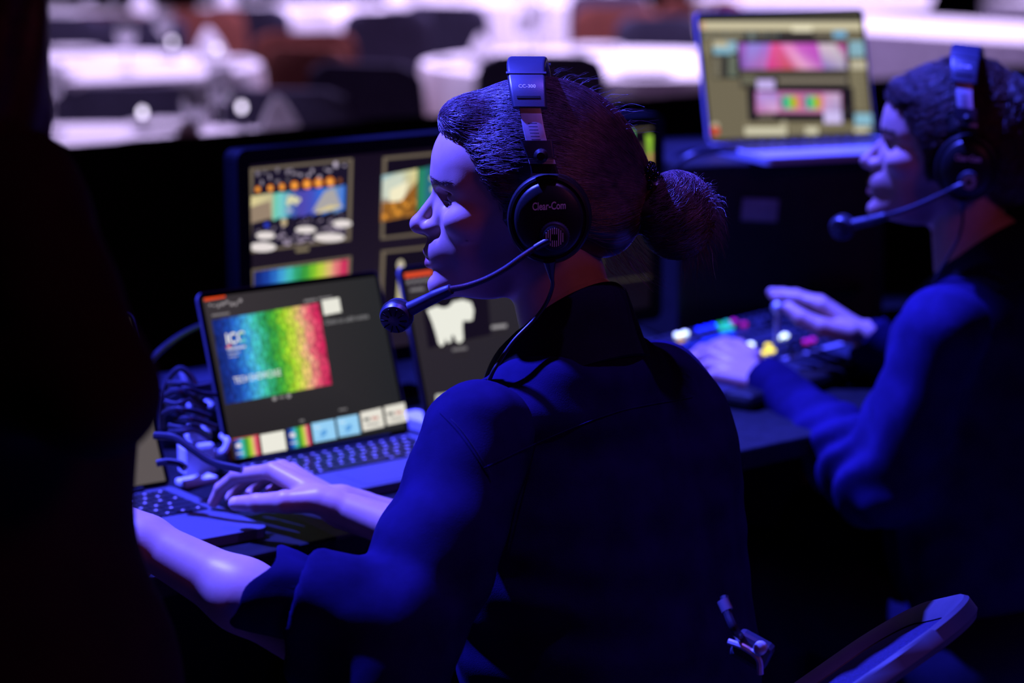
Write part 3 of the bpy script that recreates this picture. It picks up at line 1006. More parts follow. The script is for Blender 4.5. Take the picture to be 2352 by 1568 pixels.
def art_R():
    a = Art(*szR, HR)
    x0, y0 = 1607, 46
    a.quad(*[tuple(p) for p in cR], [(96, 90, 72), (100, 94, 76), (120, 112, 84), (116, 108, 82)])
    def s(zx, zy):                      # zoom crop -> photo px
        return (1500 + zx * 852 / 2352, zy * 852 / 2352)
    def r(ax, ay, bx, by, col, k=.05):
        """crop rect; the picture leans by k"""
        dx0 = k * 0
        p = [s(ax, ay), s(bx, ay), s(bx + k * (by - ay), by), s(ax + k * (by - ay), by)]
        a.poly(p, col)
    r(282, 100, 1368, 130, (24, 26, 18)); r(285, 138, 1366, 190, (206, 196, 162)); r(880, 165, 1008, 208, (236, 228, 196)); r(290, 140, 330, 186, (216, 176, 140))
    r(300, 205, 1375, 900, (112, 104, 80), .06)
    r(560, 200, 1130, 262, (52, 46, 40), .06); r(610, 205, 640, 250, (110, 130, 130)); r(1140, 198, 1225, 240, (110, 170, 210)); r(1020, 205, 1130, 235, (120, 112, 92))
    rs = random.Random(5)
    for k in range(22):
        x = 320 + 22 * k; r(x, 205 + rs.uniform(0, 14), x + 10, 235, (150, 144, 120) if k % 3 else (90, 120, 130))
    r(366, 262, 540, 500, (58, 56, 46), .06); r(376, 262, 480, 312, (196, 188, 158)); r(380, 300, 500, 344, (128, 176, 196)); r(470, 262, 528, 330, (140, 178, 196))
    for k in range(9):
        r(382 + rs.uniform(0, 8), 360 + 15 * k, 424, 368 + 15 * k, (150, 142, 118)); r(476, 356 + 15 * k, 528, 364 + 15 * k, (150, 148, 120) if k % 2 else (100, 130, 120))
    for k in range(6):
        r(318, 265 + 14 * k, 350, 273 + 14 * k, (150, 140, 112))
    # programme strip (pink and violet)
    r(528, 262, 1236, 450, (30, 24, 26), .05)
    def g(q, cols):
        a.quad(*[s(*p) for p in q], cols)
    g([(536, 276), (760, 276), (745, 440), (556, 440)], [(150, 90, 190), (170, 120, 220), (190, 120, 190), (120, 70, 160)])
    g([(600, 276), (700, 276), (640, 440), (560, 440)], [(150, 140, 230), (150, 130, 220), (170, 110, 190), (140, 90, 180)])
    g([(745, 276), (860, 276), (905, 440), (715, 440)], [(230, 90, 160), (220, 70, 140), (200, 90, 70), (216, 60, 150)])
    g([(800, 276), (900, 276), (990, 440), (880, 440)], [(230, 120, 190), (230, 130, 200), (240, 190, 220), (200, 80, 120)])
    g([(880, 276), (1060, 276), (1110, 440), (960, 440)], [(210, 100, 200), (190, 70, 190), (180, 90, 190), (236, 170, 210)])
    g([(1040, 276), (1180, 276), (1226, 440), (1080, 440)], [(220, 190, 210), (206, 200, 200), (170, 160, 190), (130, 110, 190)])
    g([(1150, 276), (1222, 276), (1230, 440), (1215, 380)], [(190, 90, 160), (170, 60, 130), (110, 80, 150), (190, 150, 190)])
    for k in range(11):
        r(1240, 262 + 9 * k, 1340 + 6 * math.sin(k), 269 + 9 * k, (140, 190, 210))
    r(1246, 385, 1356, 440, (192, 184, 158))
    for k in range(20):
        r(1252, 455 + 12 * k, 1350 - 20 * (k % 3), 461 + 12 * k, (136, 128, 100), .03)
    r(1272, 720, 1408, 795, (134, 184, 204), .05)
    # cue list
    r(545, 462, 1240, 560, (66, 60, 50), .06)
    for k in range(24):
        x = 800 + 18 * k; p = s(x, 512); a.disc(p[0], p[1], 3.2, 4.6, (150, 140, 120))
    for k in range(6):
        r(560 + 15 * k, 480 + 8 * (k % 2), 570 + 15 * k, 530, (124, 124, 100))
    r(590, 555, 1262, 770, (28, 22, 22), .06)
    r(652, 506, 764, 570, (196, 176, 236), .05)
    g([(645, 580), (1188, 588), (1190, 718), (648, 718)], [(190, 110, 160), (190, 110, 170), (200, 130, 170), (190, 120, 160)])
    g([(655, 590), (790, 590), (790, 710), (660, 710)], [(170, 140, 220), (160, 130, 210), (220, 170, 210), (190, 120, 180)])
    for (x0_, x1_) in ((805, 930), (955, 1075)):
        cols = [(20, 30, 40), (70, 200, 180), (70, 190, 70), (170, 200, 40), (216, 130, 50), (220, 110, 150)]
        n = 5
        for k in range(n):
            xa = x0_ + (x1_ - x0_) * k / n; xb = x0_ + (x1_ - x0_) * (k + 1) / n
            g([(xa, 610), (xb, 612), (xb + 6, 690), (xa + 6, 690)], [cols[k], cols[k + 1], cols[k + 1], cols[k]])
    g([(1072, 592), (1180, 594), (1184, 712), (1078, 710)], [(214, 160, 200), (200, 180, 210), (160, 150, 200), (190, 160, 210)])
    r(1076, 708, 1190, 785, (206, 190, 240), .05); r(660, 725, 765, 752, (110, 100, 90))
    r(1000 + 190, 680, 1246, 730, (44, 40, 38))
    # bottom controls
    r(575, 808, 840, 858, (206, 200, 172), .05)
    for k in range(23):
        r(575 + 26 * k, 780 + 5 * (k % 2), 590 + 26 * k, 798, (146, 136, 108))
    p = s(822, 790); a.disc(p[0], p[1], 8, 9, (170, 162, 134))
    r(950, 808, 1040, 855, (206, 200, 172), .05); r(1270, 810, 1360, 860, (206, 200, 172), .05); r(1366, 830, 1420, 875, (120, 170, 196), .05)
    for k in range(5):
        r(860 + 22 * k, 812, 872 + 22 * k, 850, (140, 132, 106))
    p = s(388, 800); a.disc(p[0], p[1], 9, 8, (190, 180, 150)); p = s(386, 832); a.disc(p[0], p[1], 11, 11, (206, 70, 44))
    a.build('screen_picture', lidR, SR)
art_R()

# ------------------------------------------------------------------ vision switcher panel
def switcher():
    yaw = math.radians(50)
    c = ONZ(1712, 812, DESK_Z + .03)
    e1 = np.array([math.cos(yaw), math.sin(yaw), 0]); e2 = np.array([-math.sin(yaw), math.cos(yaw), 0])
    root = thing('vision_switcher', 'low black video switcher panel with rows of coloured lit buttons', 'control panel', (c[0], c[1], DESK_Z), yaw)
    w, d = .48, .24
    prof = [(-d / 2, 0), (d / 2, 0), (d / 2, .052), (-d / 2 + .05, .030), (-d / 2, .022)]
    R = Matrix(((0, 0, 1, -w / 2), (1, 0, 0, 0), (0, 1, 0, 0), (0, 0, 0, 1)))
    body = MB().prism(prof, 0, w, R).build('body', BLKS, root)
    MB().box((0, -d / 2 - .030, .013), (w, .055, .026), None, .010).build('wrist_rest', CUSH, root)
    sl = math.atan2(.022, d - .05)
    def surf(x, y):
        t = (y + d / 2 - .05) / (d - .05)
        return (x, y, .030 + .022 * t + .0004)
    R2 = Matrix.Rotation(sl, 4, 'X')
    def lit(n, col, st):
        return mat('lit_button_' + n, col, rough=.4, emit=col, estr=st)
    COLS = {'white': lit('white', (.82, 1.0, .86), 2.2), 'yellow': lit('yellow', (.75, .60, .02), 2.2), 'green': lit('green', (.02, .55, .22), 1.2), 'blue': lit('blue', (.01, .03, .9), 1.4), 'magenta': lit('magenta', (.45, .01, .22), 1.0), 'amber': lit('amber', (.7, .38, .02), 1.0)}
    dark = mat('unlit_button', (.03, .03, .05), rough=.4, spec=.4)
    spots = [('white', 1554, 744), ('white', 1566, 771), ('amber', 1562, 790), ('green', 1648, 736), ('green', 1660, 742), ('green', 1676, 750), ('green', 1668, 755), ('blue', 1624, 752), ('blue', 1642, 757), ('blue', 1610, 748), ('magenta', 1686, 731), ('magenta', 1708, 740), ('white', 1695, 800), ('white', 1711, 797), ('white', 1727, 792), ('white', 1785, 777), ('white', 1799, 770), ('yellow', 1738, 814), ('yellow', 1749, 812), ('yellow', 1761, 809), ('yellow', 1774, 805), ('magenta', 1850, 791), ('magenta', 1868, 785)]
    bms = {}
    def bm_for(m):
        if m.name not in bms:
            me = MB().box((0, 0, .003), (.0095, .0095, .006), None, .002).mesh('button'); me.materials.append(m)
            bms[m.name] = me
        return bms[m.name]
    btn = []
    for r in range(9):
        y = -d / 2 + .062 + r * .0205
        for k in range(23):
            x = -w / 2 + .022 + k * .0198
            if r in (6,) and 9 < k < 19: continue
            if r in (4,): continue
            if r in (5, 7) and k % 10 == 9: continue
            btn.append((x, y))
    taken = {}
    RM = Matrix.Translation((c[0], c[1], DESK_Z)) @ Matrix.Rotation(yaw, 4, 'Z')
    pxs = [PX(RM @ Vector(surf(*b)))[:2] for b in btn]
    for (n, x, y) in spots:
        best = min((i for i in range(len(btn)) if i not in taken), key=lambda i: (pxs[i][0] - x) ** 2 + (pxs[i][1] - y) ** 2)
        taken[best] = n
    for i, b in enumerate(btn):
        o = bpy.data.objects.new('button', bm_for(COLS[taken[i]] if i in taken else dark)); COL.objects.link(o); o.parent = root
        o.matrix_local = Matrix.Translation(surf(*b)) @ R2
    # blue menu display strip and steel grooves
    x, y, z = surf(-.02, -d / 2 + .062 + 6 * .0205)
    MB().box((x, y, z), (.16, .013, .001), R2.to_3x3()).build('menu_display', mat('blue_menu_display', (.01, .03, .3), emit=(.004, .03, .60), estr=.8), root)
    for yy, xa, xb in ((-d / 2 + .046, .0, .25), (-d / 2 + .062 + 3.95 * .0205, -.29, .0), (-d / 2 + .062 + 2.5 * .0205, -.29, -.05)):
        x, y, z = surf((xa + xb) / 2, yy)
        MB().box((x, y, z + .0005), (xb - xa, .008, .002), R2.to_3x3(), .0006).build('metal_strip', ALUS, root)
    # joystick
    jw = RM.inverted() @ Vector(W(1786, 706, 3.86))
    js = MB().tube([(jw.x, jw.y, .05), (jw.x, jw.y, jw.z - .006)], .004, 8)
    js.lathe([(.002, -.010), (.008, -.006), (.010, 0), (.008, .006), (.002, .010)], 14, Matrix.Translation(jw))
    js.build('joystick', STEEL, root)
    MB().box((-.11, -d / 2 - .012, .029), (.075, .016, .006), None, .002).build('red_tally_strip', mat('red_tally_light', (.2, .004, .003), emit=(.22, .003, .002), estr=.7), root)
    # transition lever
    x, y, z = surf(.20, -d / 2 + .062 + 4 * .0205)
    lv = MB().box((x, y, z + .018), (.006, .006, .036)); lv.box((x, y, z + .040), (.045, .014, .012), None, .003)
    lv.build('fader_lever', BLKS, root)
    MB().box((x, y, z + .0005), (.03, .11, .001), R2.to_3x3()).build('fader_slot', BLKM, root)
    return root
switcher()
# ------------------------------------------------------------------ dining room behind
rsB = random.Random(21)
def round_table(label, px, d, dia, zt=.75):
    p = W(px, 0, d); p = np.array([(px - 1176) / F_PX * d, d * 1.0, 0])
    root = thing('round_table', label, 'table', (p[0], p[1], 0), 0, 'round banquet tables')
    r = dia / 2
    MB().lathe([(.01, zt - .03), (r - .02, zt - .03), (r - .02, zt - .004), (.01, zt - .004)], 40).build('table_top', DESK, root)
    MB().lathe([(.30, 0), (.30, .03), (.05, .06), (.05, zt - .03)], 20).build('pedestal', CHAIRF, root)
    n = 96
    mb = MB()
    rings = []
    for (rr, z, amp) in ((.001, zt, 0), (r * .5, zt, 0), (r - .03, zt, 0), (r - .004, zt - .004, 0), (r + .004, zt - .03, .003), (r + .02, zt - .20, .02), (r + .035, zt - .45, .035), (r + .05, .02, .05)):
        ring = []
        for k in range(n):
            a = 2 * math.pi * k / n
            q = rr + amp * math.sin(a * 15 + 1.2 * math.sin(a * 4))
            ring.append((q * math.cos(a), q * math.sin(a), z))
        rings.append(ring)
    mb.loft(rings).build('tablecloth', CLOTH, root)
    return p

def make_chair(fab, tone):
    root = thing('banquet_chair', 'x', 'chair')
    MB().prism(rrect(.46, .45, .06, 5), .43, .49).build('seat', fab, root)
    b = MB()
    rings = []
    for (z, w_, y) in ((.50, .42, .215), (.60, .45, .222), (.75, .46, .235), (.86, .45, .247), (.91, .41, .252), (.935, .30, .255)):
        ring = []
        for k in range(20):
            a = 2 * math.pi * k / 20
            cx = math.copysign(abs(math.cos(a)) ** .5, math.cos(a)) * w_ / 2
            cy = math.copysign(abs(math.sin(a)) ** .7, math.sin(a)) * .028
            ring.append((cx, y + cy - .10 * (cx * 2) ** 2 * .3, z))
        rings.append(ring)
    b.loft(rings, cap=True).build('backrest', fab, root)
    for sx in (-1, 1):
        MB().tube([(sx * .20, -.20, 0), (sx * .20, -.19, .44)], .012, 8).build('leg', CHAIRF, root)
        MB().tube([(sx * .20, .23, 0), (sx * .20, .20, .44), (sx * .20, .235, .72)], .012, 8).build('leg', CHAIRF, root)
    return root
_ch = {}
def chair(label, kind, px, d, facing):
    """facing: degrees; 0 = the sitter looks away from the camera"""
    if kind not in _ch:
        _ch[kind] = make_chair(CHAIRB if kind == 'dark' else CHAIRR, kind); o = _ch[kind]
    else:
        o = copy_tree(_ch[kind])
    o.location = ((px - 1176) / F_PX * d, d, 0)
    o.rotation_euler = (0, 0, math.pi + math.radians(facing)); o.scale = (1, 1, .90)
    o['label'] = label
    o['group'] = 'banquet chairs in the dining room'
    return o

def lathe_thing(name, label, cat, group, prof, m, p, n=16):
    o = MB().lathe(prof, n, None, True).build(name, m)
    o.location = p
    return tag(o, label, cat, group)
_wg = []
def wine_glass(p, label):
    if not _wg:
        root = thing('wine_glass', label, 'glass', p, 0, 'wine glasses on the banquet tables')
        MB().lathe([(.034, 0), (.034, .002), (.006, .006), (.004, .03), (.004, .09), (.008, .095)], 16).build('stem', GLASSM, root)
        MB().lathe([(.008, .095), (.030, .115), (.040, .150), (.036, .205), (.0345, .205), (.038, .150), (.028, .117), (.004, .099)], 16).build('bowl', GLASSM, root)
        _wg.append(root); return root
    o = copy_tree(_wg[0]); o.location = p; o['label'] = label
    return o

TABLES = {
    'near': (170, 6.75, 1.5), 'left': (140, 9.75, 1.62), 'mid': (1420, 9.9, 1.62), 'far_left': (120, 12.9, 1.3), 'far_mid': (720, 13.6, 1.3), 'far_right': (1190, 15.0, 1.6),
}
NAMES = {
    'near': 'white-clothed round table just behind the drape at the left', 'left': 'large white-clothed round table behind the standing person', 'mid': 'white-clothed round table behind the silver laptop',
    'far_left': 'distant white-clothed round table at the top left corner', 'far_mid': 'distant white-clothed round table above the rust chairs', 'far_right': 'farthest white-clothed round table above her head',
}
TP = {}
for k, (px, d, dia) in TABLES.items():
    TP[k] = (round_table(NAMES[k], px, d, dia), dia)
CH = [
    ('dark', 325, 8.0, 4, 'dark chair back centred in front of the large left table'),
    ('dark', 40, 7.95, 12, 'dark chair nearest the standing person'),
    ('dark', 690, 7.85, -8, 'wide dark chair back right of the large left table'),
    ('rust', 690, 10.6, 10, 'rust chair with a curved back behind the wide dark chair'),
    ('rust', 800, 9.65, -35, 'narrow rust chair turned sideways above the monitors'),
    ('dark', 900, 8.9, -20, 'dark chair right of the narrow rust chair'),
    ('dark', 300, 11.1, 175, 'dark chair facing the camera beyond the large left table'),
    ('dark', 90, 11.3, 160, 'dark chair beyond the left table, at the edge of the standing person'),
    ('rust', 470, 11.75, 190, 'rust chair at the far side of the large left table'),
    ('dark', 580, 12.5, 0, 'dark chair at the top between two distant tables'),
    ('dark', 870, 12.2, 15, 'distant dark chair right of the rust chairs'),
    ('dark', 1240, 8.6, 0, 'dark chair in front of the table behind her headset'),
    ('dark', 1045, 12.7, -10, 'distant dark chair above her forehead'),
    ('rust', 1400, 12.0, 170, 'rust chair at the far side of the middle table'),
    ('dark', 1560, 11.2, 200, 'dark chair beside the top left of the silver laptop'),
    ('rust', 215, 11.9, 30, 'rust chair at the far left edge of the room'),
    ('dark', 1400, 13.4, 180, 'distant dark chair behind the middle table'),
    ('rust', 1600, 13.2, 0, 'distant rust chair above the left corner of the silver laptop'),
]
for kind, px, d, fa, lab in CH:
    c_ = chair(lab, kind, px, d, fa)
    if 'headset' in lab:
        c_.scale = (1, 1, .96)

def on_table(k, a, r, z=.752):
    p, dia = TP[k]
    return (p[0] + r * dia / 2 * math.cos(a), p[1] + r * dia / 2 * math.sin(a), z)
def napkin(p, label):
    n = 18
    rings = []
    for z, r in ((0, .060), (.03, .058), (.07, .042), (.11, .020), (.13, .004)):
        rings.append([(r * (1 + .25 * math.cos(3 * a)) * math.cos(a), r * (1 + .25 * math.cos(3 * a)) * math.sin(a), z) for a in [2 * math.pi * k / n for k in range(n)]])
    o = MB().loft(rings, cap=True).build('folded_napkin', CLOTH)
    o.location = p; tag(o, label, 'napkin', 'folded napkins on the banquet tables')
PLATE = [(.001, .004), (.05, .004), (.09, .012), (.12, .018), (.122, .016), (.09, .008), (.06, .0), (.001, .0)]
DESC = {'near': 'the table behind the drape', 'left': 'the large left table', 'mid': 'the table behind the silver laptop', 'far_left': 'the top left table', 'far_mid': 'the distant middle table', 'far_right': 'the farthest table'}
ORD = ['leftmost', 'second from the left', 'third from the left', 'fourth from the left', 'fifth from the left', 'sixth from the left']
for k in TABLES:
    n = {'near': 5, 'left': 4, 'mid': 4}.get(k, 4)
    for what in ('glass', 'plate', 'napkin'):
        sp = []
        for i in range(n):
            a = 2 * math.pi * (i + .3) / n
            if what == 'glass':
                sp.append(on_table(k, a + .25, .62))
            elif what == 'plate':
                sp.append(on_table(k, a - .36, .80))
            elif i % 2 == 0:
                sp.append(on_table(k, a, .78))
        sp.sort(key=lambda q: PX(q)[0])
        for i, q in enumerate(sp):
            if what == 'glass':
                wine_glass(q, '%s stemmed wine glass on %s' % (ORD[i], DESC[k]))
            elif what == 'plate':
                lathe_thing('dinner_plate', '%s white dinner plate on %s' % (ORD[i], DESC[k]), 'plate', 'dinner plates on the banquet tables', PLATE, PORC, q, 24)
            else:
                napkin(q, '%s white folded napkin on %s' % (ORD[i], DESC[k]))
# added glowing beads standing in for glints off glass, blurred to soft discs
GLOW = mat('added_glint_glow', (.9, .85, 1.0), emit=(.86, .78, 1.0), estr=3.2)
for (x, y, d, lab) in ((395, 96, 9.9, 'tiny added glowing bead for a glass glint left of centre on the large left table'), (555, 246, 7.3, 'tiny added glowing bead for a glass glint at the right end of the nearest table'), (327, 258, 7.2, 'tiny added glowing bead for a glass glint in the middle of the nearest table'), (498, 112, 9.6, 'tiny added glowing bead for a glass glint right of centre on the large left table'), (1245, 20, 13.8, 'tiny added glowing bead for a glass glint on the farthest table')):
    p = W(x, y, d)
    root = thing('glass_glint', lab, 'added glint', (p[0], p[1], .752), 0, 'small added glints')
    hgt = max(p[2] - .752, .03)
    MB().lathe([(.022, 0), (.022, .006), (.005, .010), (.005, hgt - .012)], 14).build('added_glint_holder', CHAIRF, root)
    MB().lathe([(.003, hgt - .013), (.0085, hgt - .008), (.0095, hgt), (.0085, hgt + .008), (.002, hgt + .013)], 12).build('glint_bead', GLOW, root)

# long skirted buffet tables on the right
def long_table(label, p, q, dep, zt=.75):
    p = np.array(p); q = np.array(q)
    L = np.linalg.norm(q - p); yaw = math.atan2(q[1] - p[1], q[0] - p[0])
    root = thing('long_table', label, 'table', (p[0], p[1], 0), yaw, 'long skirted tables')
    MB().box((L / 2, dep / 2, zt - .015), (L, dep, .03)).build('table_top', DESK, root)
    MB().box((L / 2, dep / 2, zt + .003), (L + .02, dep + .02, .006), None, .002).build('tablecloth', CLOTH, root)
    n = int(L / .02)
    t = np.linspace(0, L, n)
    w_ = .018 * np.sin(t * 2 * math.pi / .11)
    rows = [[(x, -.012 + w * s_, z) for x, w in zip(t, w_)] for z, s_ in ((zt + .003, .1), (zt - .2, .7), (.02, 1.0))]
    MB().loft(rows, closed=False).build('skirt', mat('lilac_table_skirt', (.36, .33, .42), rough=.9, spec=.1), root)
    for sx in (.2, L - .2):
        for sy in (.12, dep - .12):
            MB().tube([(sx, sy, 0), (sx, sy, zt - .03)], .02, 8).build('leg', CHAIRF, root)
def gp(px, py, z=.75):
    w = ONZ(px, py, z); return (w[0], w[1], 0)
long_table('long white-topped table with pleated skirt right of the silver laptop', gp(1620, 52), gp(2560, 112), 1.15)
long_table('distant long white-topped table at the top right', gp(1560, 12), gp(2130, 18), 1.3)
long_table('farthest long white-topped table in the top right corner', gp(2260, 4), gp(2700, 40), 1.2)
# ------------------------------------------------------------------ people
SK = np.array([0.60, 0.36, 0.27])
class Frame:
    """head frame: f forward, l to the person's left, u up, in head units k metres"""
    def __init__(s, C, yaw, k, roll=0.0, pitch=0.0):
        s.C = np.array(C, float); s.k = k
        Fv = np.array([-math.cos(yaw), math.sin(yaw), 0]); Lv = np.array([-math.sin(yaw), -math.cos(yaw), 0]); Uv = np.array([0, 0, 1.0])
        # pitch: chin down positive
        F2 = Fv * math.cos(pitch) - Uv * math.sin(pitch); U2 = Uv * math.cos(pitch) + Fv * math.sin(pitch)
        # roll: tilt of the head top towards the left
        L3 = Lv * math.cos(roll) - U2 * math.sin(roll); U3 = U2 * math.cos(roll) + Lv * math.sin(roll)
        s.F, s.L, s.U = F2, L3, U3
        s.R = np.stack([s.F, s.L, s.U])          # rows
    def w(s, P):
        P = np.asarray(P, float)
        return s.C + s.k * (P @ s.R)
    def inv(s, Q):
        return ((np.asarray(Q, float) - s.C) @ s.R.T) / s.k
    def M(s):
        m = Matrix.Identity(4)
        for i, a in enumerate((s.F, s.L, s.U)):
            for j in range(3):
                m[j][i] = a[j] * s.k
        for j in range(3):
            m[j][3] = s.C[j]
        return m

def head_sdf(P, man=False):
    P = np.asarray(P, np.float32)
    f, l, u = P[:, 0], np.abs(P[:, 1]), P[:, 2]
    Q = np.stack([f, l, u], -1)
    d = ell(Q, (40, 0, 100), (226, 158, 200))
    d = smin(d, ell(Q, (186, 0, 128), (86, 112, 98)), 40)                 # forehead
    d = smin(d, ell(Q, (150, 0, -35), (116, 112, 150)), 45)               # face
    d = smin(d, cone(Q, (246, 14, -152), (62, 84, -84), 33, 30), 36)      # jaw
    d = smin(d, ell(Q, (237, 0, -74), (56, 56, 54)), 28)                  # muzzle
    d = smin(d, ell(Q, (256, 0, -158), (30, 36, 32)), 20)                 # chin
    d = smin(d, ell(Q, (150, 0, -135), (110, 66, 48)), 24)                # under the jaw
    d = smin(d, ell(Q, (196, 96, 4), (46, 34, 34)), 30)                   # cheekbone
    d = smin(d, cone(Q, (250, 18, 92), (196, 90, 86), 14, 18), 34)        # brow ridge
    # eye socket and lids
    d = smax(d, -ell(Q, (256, 62, 48), (32, 38, 19)), 26)
    eye = (207, 64, 50)
    lid = sphere(Q, eye, 29.0)
    gap = ell(Q, (234, 66, 43), (18, 27, 5.5))
    d = smin(d, lid, 9)
    d = smax(d, -gap, 3.0)
    d = smax(d, -ell(Q, (229, 66, 66), (16, 32, 2.6)), 5)                 # lid crease
    # nose
    d = smin(d, cone(Q, (257, 0, 58), (304, 0, -14), 13, 20), 14)
    d = smin(d, cone(Q, (308, 0, -18), (278, 0, -34), 20, 14), 10)
    d = smin(d, ell(Q, (276, 22, -23), (22, 15, 16)), 16)
    d = smax(d, -ell(Q, (294, 11, -43), (12, 6, 8)), 5)
    d = smax(d, -ell(Q, (262, 44, -20), (16, 4, 17)), 14)
    d = smin(d, cone(Q, (246, 22, 40), (262, 30, -14), 13, 14), 18)           # side of the nose
    # lips
    up = cone(Q, (283, 0, -79), (250, 46, -92), 15, 6)
    lo = cone(Q, (279, 0, -107), (250, 43, -97), 16, 7)
    d = smin(d, up, 7)
    d = smin(d, lo, 7)
    d = smax(d, -cone(Q, (300, 0, -94), (252, 50, -95), 3.0, 1.6), 3)
    d = smax(d, -ell(Q, (296, 0, -58), (7, 4, 11)), 6)                    # philtrum
    d = smax(d, -ell(Q, (286, 0, -131), (10, 28, 7)), 14)                  # chin groove
    # ear under the cup
    d = smin(d, ell(Q, (-6, 152, 10), (26, 12, 46)), 8)
    # neck
    nk = cone(Q, (0, 0, -90), (-62, 0, -330), 108, 120)
    d = smin(d, nk, 30)
    return d

def head_cols(V, man=False):
    f, l, u = V[:, 0], np.abs(V[:, 1]), V[:, 2]
    c = np.tile(SK, (len(V), 1))
    Q = np.stack([f, l, u], -1).astype(np.float32)
    lip = np.minimum(cone(Q, (282, 0, -79), (252, 44, -91), 15, 5), cone(Q, (280, 0, -106), (252, 41, -95), 15, 5))
    w = np.clip(1 - lip / 3.0, 0, 1)[:, None] * (f > 245)[:, None]
    c = c * (1 - w) + np.array([.40, .13, .11]) * w * (1 if not man else 1) 
    br = cone(Q, (268, 24, 92), (222, 100, 94), 5, 2.5)
    w = np.clip(1 - br / 4.0, 0, 1)[:, None] * .6
    c = c * (1 - w) + np.array([.04, .022, .016]) * w
    ey = np.abs(sphere(Q, (207, 64, 50), 29.0))
    rim = np.clip(1 - np.abs(ell(Q, (234, 66, 43), (18, 27, 5.5))) / 2.5, 0, 1)[:, None]
    c = c * (1 - rim * .85) + np.array([.05, .02, .015]) * rim * .85
    w = np.clip(1 - sphere(Q, (211, 64, 56), 34) / 12, 0, 1)[:, None] * .25
    c = c * (1 - w) + np.array([.33, .15, .11]) * w
    if man:
        # shaved beard shade
        w = (np.clip((-40 - u) / 30, 0, 1) * np.clip((f - 60) / 60, 0, 1) * np.clip((u + 215) / 30, 0, 1))[:, None] * .25
        c = c * (1 - w) + np.array([.16, .10, .085]) * w
    else:
        for (mf, ml, mu, r) in ((241, 75, 8, 3.2), (188, 108, -37, 2.6)):
            w = np.clip(1.6 - np.sqrt((f - mf) ** 2 + (V[:, 1] - ml) ** 2 * .25 + (u - mu) ** 2) / r, 0, 1)[:, None]
            c = c * (1 - w) + np.array([.05, .025, .02]) * w
    return c

def limb(P, pts, rs, k=.02):
    d = None
    for i in range(len(pts) - 1):
        c = cone(P, pts[i], pts[i + 1], rs[i], rs[i + 1])
        d = c if d is None else smin(d, c, k)
    return d

def hand_sdf(spec):
    """spec: wrist, elbow_side, fingers {name: [points]}, radii scale"""
    s = spec.get('s', 1.0)
    wr = np.array(spec['wrist']); fo = np.array(spec['fore'])
    fing = spec['fingers']
    mcps = [np.array(fing[n][0]) for n in ('index', 'middle', 'ring', 'pinky')]
    side = mcps[0] - mcps[3]; side /= np.linalg.norm(side)
    def sdf(P):
        fr = spec.get('fr', .026)
        d = cone(P, wr + side * .010 * s, fo + side * .010 * s, .0185 * s, fr * s)
        d = smin(d, cone(P, wr - side * .010 * s, fo - side * .010 * s, .0180 * s, fr * s), .012)
        for i, m in enumerate(mcps):
            b = wr + side * (.014 - .0095 * i) * s
            d = smin(d, cone(P, b, m, .0150 * s, (.0118, .0120, .0114, .0104)[i] * s), .010)
        th = [np.array(q) for q in fing['thumb']]
        tr = [.0155, .0135, .0112, .0088]
        dt = limb(P, th, [r * s for r in tr], .004)
        d = smin(d, dt, .011)
        for n, base in (('index', .0092), ('middle', .0095), ('ring', .0089), ('pinky', .0078)):
            q = [np.array(x) for x in fing[n]]
            rr = [base * 1.12 * s, base * 1.0 * s, base * .90 * s, base * .74 * s]
            d = smin(d, limb(P, q, rr, .0025), .0045)
            d = smin(d, sphere(P, q[1], base * 1.06 * s), .003)
        return d
    return sdf

def hand_cols(V, spec):
    c = np.tile(SK, (len(V), 1))
    for n, q in spec['fingers'].items():
        t = np.array(q[-1]); p = np.array(q[-2])
        ax = (t - p) / np.linalg.norm(t - p)
        upv = np.array(spec.get('nail_up', (0, 0, 1.0)) if n != 'thumb' else spec.get('thumb_up', (0, -.6, .8)))
        upv = upv - ax * (upv @ ax); upv /= np.linalg.norm(upv)
        nc = t + upv * .0075 + ax * .001
        q_ = V - nc
        sd = np.cross(ax, upv)
        e = np.sqrt(((q_ @ ax) / .0075) ** 2 + ((q_ @ sd) / .0058) ** 2 + ((q_ @ upv) / .006) ** 2)
        w = np.clip((1.12 - e) / .15, 0, 1)[:, None]
        c = c * (1 - w) + np.array([.74, .50, .44]) * w
        w = np.clip(1 - np.linalg.norm(V - np.array(q[1]), axis=1) / .012, 0, 1)[:, None] * .25
        c = c * (1 - w) + np.array([.52, .25, .19]) * w
    return c

def bounds(pts, pad):
    P = np.array(pts); return P.min(0) - pad, P.max(0) + pad

def part_nets(sdf, lo, hi, h, cols=None):
    v, f = nets(sdf, lo, hi, h)
    c = np.tile(SK, (len(v), 1)) if cols is None else cols(v)
    return v, f, c

